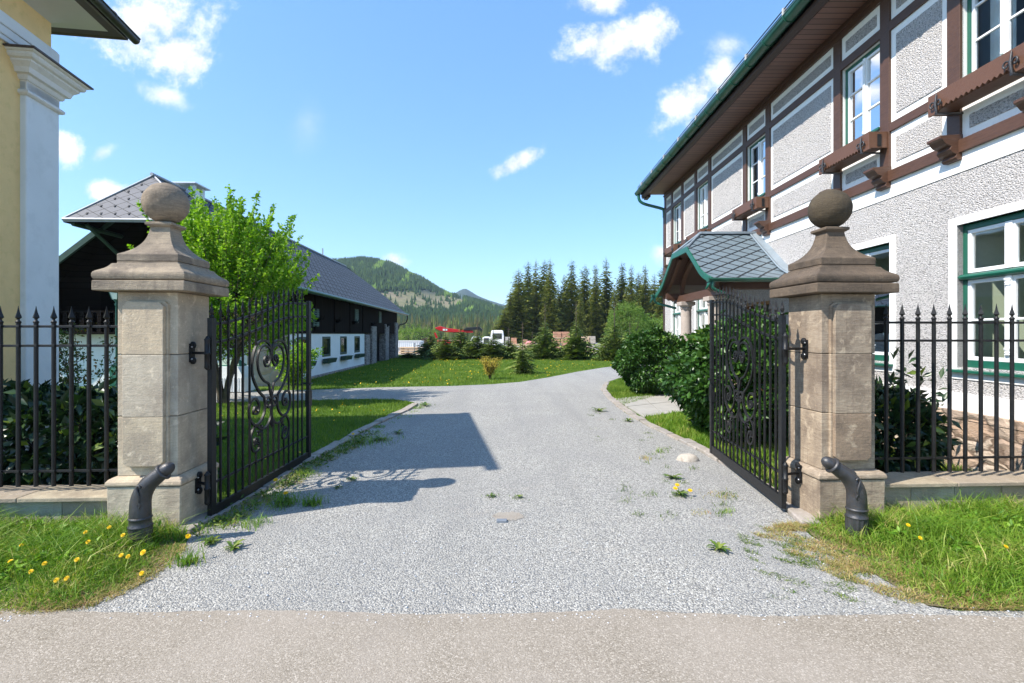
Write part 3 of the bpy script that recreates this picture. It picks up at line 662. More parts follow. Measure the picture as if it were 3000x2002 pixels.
def gate(label, P0, P1, dz, pil, side):
    d = Vector((P1[0] - P0[0], P1[1] - P0[1])); L = d.length; d.normalize(); k = L / 2.35
    r = root('gate_leaf', label, 'gate', (P0[0], P0[1], 0), 0, 'wrought iron gate leaves standing open')
    A = frame((P0[0], P0[1], dz - .054), (d.x, d.y), (-d.y, d.x)) @ Matrix.Diagonal((k, 1, 1.03, 1))
    iron = M['iron']; c = 1.22
    def top(u):
        s_ = u / 2.35; xs = [0, .04, .14, .316, .43, .54, .67, .825, 1.0]; ys = [1.90, 1.90, 1.925, 2.0, 2.055, 2.122, 2.183, 2.213, 2.222]
        return float(np.interp(s_, xs, ys))
    us = [i * 2.35 / 60 for i in range(1, 60)]; sm = np.convolve([top(u) for u in us], np.ones(7) / 7, 'same'); sm[:4] = [top(u) for u in us[:4]]; sm[-4:] = [top(u) for u in us[-4:]]
    T = lambda u: float(np.interp(u, us, sm))
    for nm, a, b, zt in (('hinge_stile', 0, .075, 1.955), ('lock_stile', 2.27, 2.35, 2.262)):
        mb = MB(A); mb.box(a, b, -.022, .022, .055, zt)
        if a == 0: spear(mb, .035, 0, zt, .15, .026)
        mesh_obj(nm, mb, iron, r, bevel=.003)
    mb = MB(A); mb.box(.075, 2.27, -.018, .018, .058, .172); mesh_obj('kick_plate', mb, iron, r, bevel=.003)
    sq = [(1, .55), (-1, .55), (-1, -.55), (1, -.55)]
    for off in (0, -.178):
        mb = MB(A); mb.tube([(u, 0, T(u) + off) for u in us[1:-1]], .012, sect=sq)
        for i in range(15):
            u = .18 + .1365 * i; mb.box(u - .021, u + .021, -.02, .02, T(u) + off - .009, T(u) + off + .009)
        mesh_obj('rail', mb, iron, r)
    mb = MB(A); mb.box(.075, 2.27, -.007, .007, .378, .398)
    for i in range(15):
        u = .18 + .1365 * i; mb.box(u - .02, u + .02, -.02, .02, .378, .398)
    mesh_obj('rail', mb, iron, r)
    S = {n: smooth_curve(p, 6) for n, p in ORN.items()}
    def span(u):
        """height range of the scrollwork where a bar would cross it"""
        zs = []
        for n in ('outer', 'inner', 's1', 's3', 's4'):
            for s_ in (-1, 1):
                P = [(c + s_ * abs(x) if s_ > 0 else c - abs(x), z) for x, z in S[n]]
                for (x0, z0), (x1, z1) in zip(P[:-1], P[1:]):
                    if (x0 - u) * (x1 - u) <= 0 and x0 != x1: zs.append(z0 + (z1 - z0) * (u - x0) / (x1 - x0))
        return (min(zs), max(zs)) if zs else None
    for i in range(15):
        u = .18 + .1365 * i; sp = span(u); zt = T(u) + .018
        segs = [(.17, zt)] if sp is None or abs(u - c) > .52 else [(.17, sp[0]), (sp[1], zt)]
        for a, b in segs:
            mb = MB(A); mb.box(u - .0095, u + .0095, -.0095, .0095, a, b)
            if b == zt: spear(mb, u, 0, zt, .19, .0155, ck=.6)
            mesh_obj('bar', mb, iron, r)
    mb = MB(A)
    for s_ in (1, -1):
        for n, P in S.items():
            thick = .0125 if n in ('outer', 's1') else .0115
            mb.tube([(c + x * s_, 0, z) for x, z in P], thick, sect=[(1, .9), (-1, .9), (-1, -.9), (1, -.9)])
        for (x, z, a) in ((-.118, 1.50, .05), (-.37, .965, .05), (-.29, .70, .05), (-.36, .60, .055), (-.25, .74, .05), (-.09, 1.0, .035)):
            for q in range(5):
                an = q * 1.256 + x * 9; mb.tube([(c + s_ * x, 0, z), (c + s_ * (x + a * .6 * math.cos(an)), .012 * math.sin(q * 2), z + a * .6 * math.sin(an)), (c + s_ * (x + a * math.cos(an + .4)), -.004, z + a * math.sin(an + .4))], [.007, .013, .003], 5)
    mb.box(c - .02, c + .02, -.016, .016, .985, 1.005); mb.box(c - .02, c + .02, -.016, .016, 1.025, 1.045)
    mb.lathe([(.004, .70), (.02, .74), (.026, .80), (.018, .88), (.022, .96), (.014, 1.05), (.018, 1.10), (.003, 1.16)], (c, 0, 0), n=8)
    mesh_obj('scrollwork', mb, iron, r)
    # lock box, handle, slide bolt
    mb = MB(A); mb.box(2.255, 2.365, -.028, .028, .80, 1.02); lk = mesh_obj('lock_box', mb, iron, r, bevel=.004)
    mb = MB(A)
    for s_ in (1, -1): mb.tube([(2.30, s_ * .028, 1.12), (2.29, s_ * .06, 1.12), (2.24, s_ * .065, 1.125), (2.20, s_ * .06, 1.11)], .009, 8)
    mesh_obj('handle', mb, iron, r)
    # hinges: barrel on the gate, plate on the pillar
    for z in (.36, 1.62):
        mb = MB(A); hx = -.035
        mb.lathe([(.004, z - .155), (.022, z - .14), (.026, z - .125), (.024, z - .11), (.024, z - .01), (.028, z - .008), (.028, z + .008), (.024, z + .01), (.024, z + .12), (.028, z + .132), (.018, z + .145), (.010, z + .16), (.003, z + .165)], (hx, 0, 0), n=14)
        mesh_obj('hinge', mb, iron, r)
    for z in (.36, 1.62):
        Bx = P0[0] - side * 0.0; yb = P0[1] - .035
        mb = MB(); xf = pil[0] + side * (.269 if z > .5 else .33)
        mb.tube([(Bx, yb, z + dz), (xf + side * .008, yb + .06, z + dz)], .014, 8); yb += .06
        cx_ = xf + side * .01
        mb.box(min(xf, cx_), max(xf, cx_), yb - .055, yb + .035, z + dz - .09, z + dz + .09)
        for sy in (-1, 1): mb.lathe([(.035, 0), (.035, .02), (.018, .028)], (0, 0, 0), n=14, M=Matrix.Translation((cx_, yb - .01, z + dz + sy * .075)) @ Matrix.Rotation(side * math.pi / 2, 4, 'Y'))
        hp = mesh_obj('hinge_plate', mb, iron, r, bevel=.002)
        for sz in (-.06, .06):
            for sy in (-.035, .018): mb = MB(); mb.sphere((cx_ + side * .012, yb + sy, z + dz + sz), .011, 8, 6); mesh_obj('bolt', mb, M['zinc'], hp)
    return r
gate('left gate leaf, open against the lawn below the leafy maple', (-2.925, 4.95), (-2.915, 7.38), 0.0, PL, 1)
gate('right gate leaf, open in front of the glossy laurel bush', (2.745, 5.17), (2.97, 7.64), .035, PR, -1)
# gate post of the right pillar: a second iron post with a spear tip, standing against the pillar
# ------------------------------------------------------------------ cast iron guard posts
def guard(label, bx, by, tx, ty):
    r = root('guard_post', label, 'bollard', (bx, by, 0), 0, 'cast iron guard posts at the foot of the pillars')
    dx, dy = tx - bx, ty - by
    ci = M['castiron']; mb = MB(); n = 28
    pr = []
    for z in (-.12, .0, .15, .17):
        pr.append([(bx + (.083 + .004 * (k % 2) * 1.6) * math.cos(2 * math.pi * k / n), by + (.083 + .004 * (k % 2) * 1.6) * math.sin(2 * math.pi * k / n), z) for k in range(n)])
    mb.rings(pr, smooth=False); mesh_obj('fluted_foot', mb, ci, r)
    mb = MB(); mb.lathe([(.086, .168), (.092, .176), (.092, .184), (.084, .192), (.082, .235), (.088, .243), (.089, .250), (.082, .258)], (bx, by, 0), n=26); mesh_obj('band', mb, ci, r)
    pts = [(0, .25), (0, .33), (.02, .40), (.10, .465), (.26, .53), (.50, .585), (.72, .63)]
    C = smooth_curve([(bx + dx * a * 1.0, by + dy * a, z) for a, z in pts], 4); m_ = len(C)
    mb = MB(); mb.tube(C, [.082 - (.024 * (i / (m_ - 1)) ** 1.3) for i in range(m_)], 22)
    e = Vector(C[-1]); t_ = (e - Vector(C[-2])).normalized()
    mesh_obj('bent_tube', mb, ci, r)
    mb = MB(); mb.tube([tuple(e + t_ * q) for q in (-.012, -.006, .004, .012)], [.060, .075, .075, .060], 22)
    mb.tube([tuple(e + t_ * q) for q in (.010, .03, .055, .075, .09, .100, .104)], [.054, .055, .051, .043, .031, .015, .003], 22); mesh_obj('knob', mb, ci, r)
    mb = MB(); mid = Vector(C[m_ // 2]); v = Vector((-dy, dx, 0)).normalized()
    sg = -1 if v.y > 0 else 1; v = v * sg
    lf = [(.0, -.07, .0), (.02, -.10, .02), (-.01, -.13, .03), (-.02, -.10, .01), (.01, -.05, 0), (0, .0, 0), (-.03, .05, 0), (0, .07, .0), (.03, .055, 0)]
    P = [mid + v * .079 + Vector((dx * a * 2, 0, b)) - v * abs(b) * .10 for a, b, c_ in lf]
    mb.tube(smooth_curve([tuple(p) for p in P], 4), .0085, 6)
    mb.tube([tuple(Vector(C[m_ // 2 + 1]) + Vector((0, 0, .074)) + Vector((-dx * .1, 0, 0))), tuple(Vector(C[m_ // 2 + 2]) + Vector((0, 0, .085))), tuple(Vector(C[m_ // 2 + 3]) + Vector((0, 0, .070)))], [.012, .022, .006], 8)
    mesh_obj('leaf_ornament', mb, ci, r)
guard('grey cast iron guard post bent to the right, in the grass by the left pillar', -3.15, 4.34, -2.90, 4.37)
guard('dark cast iron guard post bent to the left, in the grass by the right pillar', 3.07, 4.56, 2.78, 4.58)
# ------------------------------------------------------------------ walls with openings
def wall_holes(mb, s0, s1, z0, z1, holes, n0=0.0, depth=.16):
    """front face at n0 in the plane (s, z) with rectangular openings; reveals run inwards (negative n)"""
    ss = sorted({s0, s1, *[h[0] for h in holes], *[h[1] for h in holes]}); zs = sorted({z0, z1, *[h[2] for h in holes], *[h[3] for h in holes]})
    ss = [v for v in ss if s0 <= v <= s1]; zs = [v for v in zs if z0 <= v <= z1]
    for a, b in zip(ss[:-1], ss[1:]):
        for c, d in zip(zs[:-1], zs[1:]):
            m = ((a + b) / 2, (c + d) / 2)
            if any(h[0] < m[0] < h[1] and h[2] < m[1] < h[3] for h in holes): continue
            mb.poly([(a, n0, c), (a, n0, d), (b, n0, d), (b, n0, c)])
    for a, b, c, d in holes:
        if a < s0 or b > s1 or c < z0 or d > z1: continue
        i = n0 - depth
        mb.poly([(a, n0, c), (a, i, c), (a, i, d), (a, n0, d)]); mb.poly([(b, n0, c), (b, n0, d), (b, i, d), (b, i, c)])
        mb.poly([(a, n0, d), (a, i, d), (b, i, d), (b, n0, d)]); mb.poly([(a, n0, c), (b, n0, c), (b, i, c), (a, i, c)])

# ------------------------------------------------------------------ half-timbered house on the right
def house():
    H0 = 1.8                                     # heights below are measured from here upwards
    A = frame((5.94, 0, H0), (.01, 1), (-1, .01))
    S0, S1 = 2.2, 20.57
    r = root('half_timbered_house', 'two-storey house with grey roughcast, brown timber frame and green gutter', 'house', (5.94, 12, 0))
    up = [6.32, 8.85, 12.70, 16.36, 18.97, 3.8]
    gl = [(5.62, 6.91), (8.155, 9.45), (15.7, 17.0), (18.3, 19.6), (3.0, 4.3)]
    door = (12.05, 13.35, -1.75, .80)
    z_st, z_wb, z_r, z_b = -1.016, -.785, 2.17, 2.42
    gh = [(a, b, -.44, 1.467) for a, b in gl]
    uh = [(c - .51, c + .51, 3.36, 4.82) for c in up]
    B = lambda: MB(A)
    # stone base, plaster bands, roughcast
    mb = B(); wall_holes(mb, S0, S1, -1.9, z_st, [(door[0], door[1], -1.75, z_st)], .10); mb.box(S0, door[0], -.1, .11, z_st - .10, z_st + .0); mb.box(door[1], S1, -.1, .11, z_st - .10, z_st); mesh_obj('stone_base', mb, M['rubble'], r)
    mb = B(); wall_holes(mb, S0, S1, z_st, z_wb, [(door[0], door[1], z_st, z_wb)], .03); mb.box(S0, S1, .0, .031, z_wb - .01, z_wb); mesh_obj('plaster_band', mb, M['white_plaster'], r)
    mb = B(); wall_holes(mb, S0, S1, z_wb, z_r, gh + [(door[0], door[1], z_wb, door[3])], 0.0, .13); mesh_obj('wall', mb, M['roughcast'], r)
    mb = B(); mb.box(S0, S1, -.02, .012, z_r, z_b); mesh_obj('plaster_band', mb, M['white_plaster'], r)
    mb = B(); wall_holes(mb, S0, S1, z_b, 5.64, uh, 0.0, .14); mesh_obj('upper_wall', mb, M['white_plaster'], r)
    # far gable and back
    mb = B(); mb.poly([(S1, 0, -1.9), (S1, -8, -1.9), (S1, -8, 5.64), (S1, -4, 8.6), (S1, 0, 5.64)]); mb.poly([(S0, 0, -1.9), (S0, -8, -1.9), (S0, -8, 5.64), (S0, -4, 8.6), (S0, 0, 5.64)]); mb.poly([(S0, -8, -1.9), (S1, -8, -1.9), (S1, -8, 5.64), (S0, -8, 5.64)])
    mesh_obj('gable_wall', mb, M['roughcast'], r)
    # rooms behind the windows
    mb = B()
    for a, b in ((S0, 7.03), (7.2, 9.57), (9.7, 14.5), (14.6, 17.12), (17.2, 19.72)):
        z0, z1 = -1.2, 2.1
        for q in ([(a, -.22, z0), (b, -.22, z0), (b, -4, z0), (a, -4, z0)], [(a, -.22, z1), (b, -.22, z1), (b, -4, z1), (a, -4, z1)], [(a, -4, z0), (b, -4, z0), (b, -4, z1), (a, -4, z1)], [(a, -.22, z0), (a, -4, z0), (a, -4, z1), (a, -.22, z1)], [(b, -.22, z0), (b, -4, z0), (b, -4, z1), (b, -.22, z1)]): mb.poly(q)
    mesh_obj('room', mb, M['interior'], r)
    mb = B()
    for a, b in ((S0, 5), (5.1, 6.95), (7.1, 9.48), (9.6, 13.33), (13.4, 17.0), (17.1, 20.4)):
        z0, z1 = 2.5, 5.3
        for q in ([(a, -.22, z0), (b, -.22, z0), (b, -3, z0), (a, -3, z0)], [(a, -.22, z1), (b, -.22, z1), (b, -3, z1), (a, -3, z1)], [(a, -3, z0), (b, -3, z0), (b, -3, z1), (a, -3, z1)], [(a, -.22, z0), (a, -3, z0), (a, -3, z1), (a, -.22, z1)], [(b, -.22, z0), (b, -3, z0), (b, -3, z1), (b, -.22, z1)]): mb.poly(q)
    mesh_obj('room', mb, M['interior_blue'], r)
    # white surrounds
    for a, b in gl:
        mb = B(); z0, z1 = -.60, 1.573; w = .13
        mb.box(a - w, a, -.13, .014, z0, z1); mb.box(b, b + w, -.13, .014, z0, z1); mb.box(a - w, b + w, -.13, .0135, 1.467, z1); mb.box(a - w, b + w, -.13, .0135, z0, -.50)
        mesh_obj('window_surround', mb, M['white_plaster'], r, bevel=.004)
        win_ground(B, r, a, b)
    for c in up: win_upper(B, r, c)
    # timber frame
    posts = []
    for c in up:
        posts += [(c - .72, c - .51), (c + .51, c + .72)]
    posts = sorted(posts) + [(S1 - .2, S1)]
    for a, b in posts:
        mb = B(); mb.box(a, b, -.02, .035, 2.59, 5.40); mesh_obj('timber_post', mb, M['timber'], r, bevel=.006)
    for z0, z1, n in ((2.42, 2.59, .06), (4.82, 4.97, .032), (5.40, 5.64, .045)):
        mb = B(); mb.box(S0, S1, -.02, n, z0, z1)
        if z0 == 5.40: mb.box(S0, S1, .045, .075, 5.50, 5.56)
        mesh_obj('timber_rail', mb, M['timber_h'], r, bevel=.005)
    bays = []
    prev = None
    for a, b in posts:
        if prev is not None: bays.append((prev, a))
        prev = b
    for a, b in bays:
        if b - a < .2: continue
        iswin = any(abs((a + b) / 2 - c) < .1 for c in up)
        if not iswin:
            mb = B(); mb.box(a, b, -.02, .032, 3.217, 3.35); mesh_obj('timber_rail', mb, M['timber_h'], r, bevel=.005)
        rows = [(4.97, 5.40)] + ([(2.59, 3.0)] if iswin else [(2.59, 3.217), (3.35, 4.82)])
        for c, d in rows:
            e = .115; mb = B(); mb.box(a + e, b - e, -.02, .014, c + e, d - e); mesh_obj('roughcast_panel', mb, M['roughcast_top' if c > 4.9 else 'roughcast'], r, bevel=.01)
    # flower box boards, brackets
    for c in up: box_board(B, r, c)
    for a, b in posts[:-1]:
        mb = B(); m = (a + b) / 2; w = (b - a) / 2 + .01
        pr = [(.0, 2.33), (.07, 2.33), (.10, 2.36), (.08, 2.40), (.14, 2.43), (.17, 2.47), (.15, 2.51), (.22, 2.54), (.27, 2.60), (.30, 2.615), (.30, 2.65), (.0, 2.67)]
        mb.prism(pr, m - w, m + w, axis=0); mesh_obj('corbel', mb, M['timber_h'], r, bevel=.004)
    # eaves, roof, gutter
    mb = B(); mb.box(S0 - 1, S1 + .05, .0, .74, 5.62, 5.65); mesh_obj('soffit', mb, M['soffit'], r)
    mb = B(); mb.prism([(.74, 5.56), (.80, 5.52), (.86, 5.60), (.86, 5.70), (.74, 5.70)], S0 - 1, S1 + .35, axis=0)
    for i in range(8): mb.box(S1 - .1 + .0, S1 + .42, .60 + 0, .74, 5.50 + .01 * i, 5.51 + .01 * i)
    mesh_obj('fascia', mb, M['fascia'], r)
    mb = B(); mb.poly([(S0 - 1, 1.0, 5.80), (S1 + .45, 1.0, 5.80), (S1 + .45, -4, 9.0), (S0 - 1, -4, 9.0)]); mb.poly([(S0 - 1, .7, 5.66), (S1 + .45, .7, 5.66), (S1 + .45, -4, 8.88), (S0 - 1, -4, 8.88)])
    mb.poly([(S0 - 1, -9, 5.80), (S1 + .45, -9, 5.80), (S1 + .45, -4, 9.0), (S0 - 1, -4, 9.0)]); mb.poly([(S1 + .45, 1.0, 5.80), (S1 + .45, .7, 5.66), (S1 + .45, -4, 8.88), (S1 + .45, -4, 9.0)])
    mesh_obj('roof', mb, M['slate_house'], r)
    mb = B(); arc = [(math.cos(a), math.sin(a)) for a in np.linspace(math.pi, 2 * math.pi, 12)]
    cn, cz, rr_ = .985, 5.80, .115
    pts = [(cn + rr_ * a, cz + rr_ * b) for a, b in arc] + [(cn + (rr_ - .012) * a, cz + (rr_ - .012) * b) for a, b in reversed(arc)]
    mb.prism(pts, S0 - 1, S1 + .5, axis=0)
    s = S0 - .9
    mb.tube([(S0 - 1, cn + rr_, cz), (S1 + .5, cn + rr_, cz)], .014, 8)
    mesh_obj('gutter', mb, M['gutter'], r)
    s = S0 - .7
    while s < S1 + .5:
        mb = B(); q = [(cn + (rr_ + .016) * a, cz + (rr_ + .016) * b) for a, b in arc] + [(cn + (rr_ - .002) * a, cz + (rr_ - .002) * b) for a, b in reversed(arc)]
        mb.prism(q, s, s + .03, axis=0); mesh_obj('gutter_clip', mb, M['gutter'], r); s += .78
    mb = B(); mb.tube([(S0 - 1, 1.0, 6.02), (S1 + .4, 1.0, 6.02)], .011, 6); mb.tube([(S0 - 1, 1.0, 5.96), (S1 + .4, 1.0, 5.96)], .009, 6); mesh_obj('snow_rail', mb, M['iron'], r)
    s = S0 - .5
    while s < S1 + .4:
        mb = B(); mb.box(s, s + .05, .96, 1.03, 5.82, 6.04); mesh_obj('snow_rail_holder', mb, M['grey_conc'], r, bevel=.01); s += 1.55
    mb = B(); P = smooth_curve([(S1 + .33, .98, 5.72), (S1 + .33, .97, 5.55), (S1 + .33, .90, 5.42), (S1 + .30, .70, 5.30), (S1 + .12, .10, 5.08), (S1 + .06, .03, 4.98), (S1 + .05, .02, 4.7)], 5); mb.tube(P, .06, 12); mb.lathe([(.06, 5.66), (.075, 5.74)], (S1 + .33, .98, 0), 14)
    mesh_obj('downpipe_bend', mb, M['green'], r)
    mb = B(); mb.tube([(S1 + .05, .02, 4.72), (S1 + .05, .02, -1.8)], .04, 10); mesh_obj('downpipe', mb, M['brown_sheet'], r)
    mb = B(); mb.prism([(.0, 1.98), (.06, 1.98), (.10, 2.04), (.18, 2.08), (.22, 2.14), (.24, 2.17), (.0, 2.19)], S1 - .15, S1 + .10, axis=0); mb.box(S1 + .0, S1 + .3, -.1, .12, 2.1, 2.17); mesh_obj('corbel', mb, M['timber_h'], r, bevel=.004)
    porch(B, r, door)
    return r

def pane_row(B, f, s0, s1, z0, z1, n, bars_z=(), bars_s=()):
    """glass with glazing bars inside a sash, child of sash f"""
    mb = B(); mb.poly([(s0, n, z0), (s1, n, z0), (s1, n, z1), (s0, n, z1)]); mesh_obj('pane', mb, M['glass'], f)
def sash(B, r, s0, s1, z0, z1, n, w=.05, bz=(), m='white_paint'):
    mb = B(); t = .05
    mb.box(s0, s0 + w, n - t, n, z0, z1); mb.box(s1 - w, s1, n - t, n, z0, z1); mb.box(s0 + w, s1 - w, n - t, n - .001, z0, z0 + w); mb.box(s0 + w, s1 - w, n - t, n - .001, z1 - w, z1)
    for z in bz: mb.box(s0 + w, s1 - w, n - t + .01, n - .006, z - .014, z + .014)
    f = mesh_obj('sash', mb, M[m], r, bevel=.004)
    pane_row(B, f, s0 + w - .005, s1 - w + .005, z0 + w - .005, z1 - w + .005, n - .03)
    return f
def win_upper(B, r, c):
    mb = B(); a, b, z0, z1 = c - .51, c + .51, 3.36, 4.82; n0 = -.06; g = .055
    mb.box(a, a + g, -.14, n0, z0, z1); mb.box(b - g, b, -.14, n0, z0, z1); mb.box(a + g, b - g, -.14, n0 - .001, z1 - g, z1); mb.box(a + g, b - g, -.14, n0 - .001, z0, z0 + .045)
    mb.box(a - .0, b + .0, n0, .06, z0 - .02, z0 + .02)
    w = mesh_obj('window_frame', mb, M['green'], r, bevel=.004)
    x0, x1, y0, y1 = a + g, b - g, z0 + .045, z1 - g; m = (x0 + x1) / 2
    bz = [y0 + (y1 - y0) * k / 3 for k in (1, 2)]
    sash(B, r, x0, m - .012, y0, y1, n0 - .012, .045, bz); sash(B, r, m + .012, x1, y0, y1, n0 - .012, .045, bz)
    mb = B(); mb.box(m - .028, m + .028, n0 - .03, n0 + .014, y0, y1); mb.lathe([(.018, y0 + .05), (.026, y0 + .07), (.018, y0 + .1)], (m, n0 + .012, 0), 10); mb.lathe([(.018, y1 - .1), (.026, y1 - .07), (.018, y1 - .05)], (m, n0 + .012, 0), 10)
    mesh_obj('mullion', mb, M['white_paint'], r, bevel=.008)
    mb = B(); n = 18; P = []
    for k in range(n + 1): P.append((x0 + .02 + .36 * k / n * 1.0, -.30 + .02 * math.sin(k * 1.9), 0))
    for side in (0, 1):
        Q = P if side == 0 else [(2 * m - p[0], p[1], 0) for p in P]
        mb.rings([[(p[0], p[1], z) for p in Q] for z in (y0 - .1, y1 + .05)], close=False, cap=False)
    mesh_obj('curtain', mb, M['curtain'], r)
def win_ground(B, r, a, b):
    z0, z1 = -.44, 1.467; n0 = -.075; g = .06; mb = B()
    mb.box(a, a + g, -.15, n0, z0, z1); mb.box(b - g, b, -.15, n0, z0, z1); mb.box(a + g, b - g, -.15, n0 - .001, z1 - .075, z1); mb.box(a + g, b - g, -.15, n0 - .001, z0, z0 + .095)
    mb.prism([(-.15, .725), (n0 + .02, .725), (n0 + .06, .735), (n0 + .075, .765), (n0 + .055, .79), (n0 + .03, .80), (-.15, .81)], a - .05 * 0, b, axis=0)
    mesh_obj('window_frame', mb, M['green'], r, bevel=.004)
    mb = B(); mb.prism([(-.08, -.46), (.075, -.475), (.075, -.505), (.06, -.505), (-.08, -.49)], a - .09, b + .09, axis=0); mesh_obj('window_sill', mb, M['green'], r, bevel=.003)
    m = (a + b) / 2; x0, x1 = a + g, b - g
    for s0, s1 in ((x0, m - .02), (m + .02, x1)):
        sash(B, r, s0, s1, .815, z1 - .078, n0 - .012, .05); sash(B, r, s0, s1, z0 + .097, .722, n0 - .012, .05, bz=(.19,))
    mb = B()
    mb.box(m - .045, m + .045, n0 - .05, n0 + .006, z0 + .097, .722); mb.box(m - .045, m + .045, n0 - .05, n0 + .006, .815, z1 - .078)
    for zz in (.62, z0 + .2): mb.lathe([(.03, zz - .02), (.045, zz - .01), (.034, zz), (.045, zz + .012), (.036, zz + .03), (.05, zz + .05), (.05, zz + .07)], (m, n0, 0), 12)
    mb.lathe([(.022, z0 + .2), (.03, z0 + .4), (.028, .6)], (m, n0, 0), 12)
    mesh_obj('mullion', mb, M['white_paint'], r, bevel=.004)
def box_board(B, r, c):
    n1 = .33; s0, s1 = c - .69, c + .67; mb = B()
    zt, zb = 3.235, 3.02
    low = [(s0, 2.955), (s0 + .13, 2.955)]; x = s0 + .13; k = 0
    while x < s1 - .2: low += [(x + .035, zb + .012), (x + .075, zb - .022)]; x += .075
    low += [(s1 - .13, 2.955), (s1, 2.955)]
    poly = [(p[0], p[1]) for p in low] + [(s1, zt), (s0, zt)]
    mb.prism(poly, n1 - .03, n1, axis=1)
    for a in (s0, s1 - .03): mb.box(a, a + .03, .036, n1 - .031, 2.975, zt - .002)
    mb.box(s0 + .03, s1 - .03, .036, n1 - .031, 3.0, 3.03)
    f = mesh_obj('flower_box', mb, M['zigwood'], r, bevel=.003)
    for sx in (s0 + .16, s1 - .16):
        mb = B(); z = 2.97
        mb.tube([(sx, n1 + .012, z - .02), (sx, n1 + .03, z + .10), (sx, n1 + .015, z + .24)], [.016, .018, .006], 8)
        for sg in (-1, 1):
            P = [(0, 0), (.0, .08), (.02, .125), (.06, .14), (.085, .11), (.075, .075), (.05, .07), (.045, .09)]
            mb.tube(smooth_curve([(sx + sg * a, n1 + .018 + .15 * a, z + b) for a, b in P], 4), .011, 7)
        mb.box(sx - .018, sx + .018, .0, n1 + .02, z - .035, z - .015)
        mesh_obj('iron_scroll', mb, M['castiron'], f)
    mb = B(); mb.box(s0 - .012, s0, .14, .20, 3.0, 3.19); mesh_obj('iron_clasp', mb, M['iron'], f, bevel=.003)

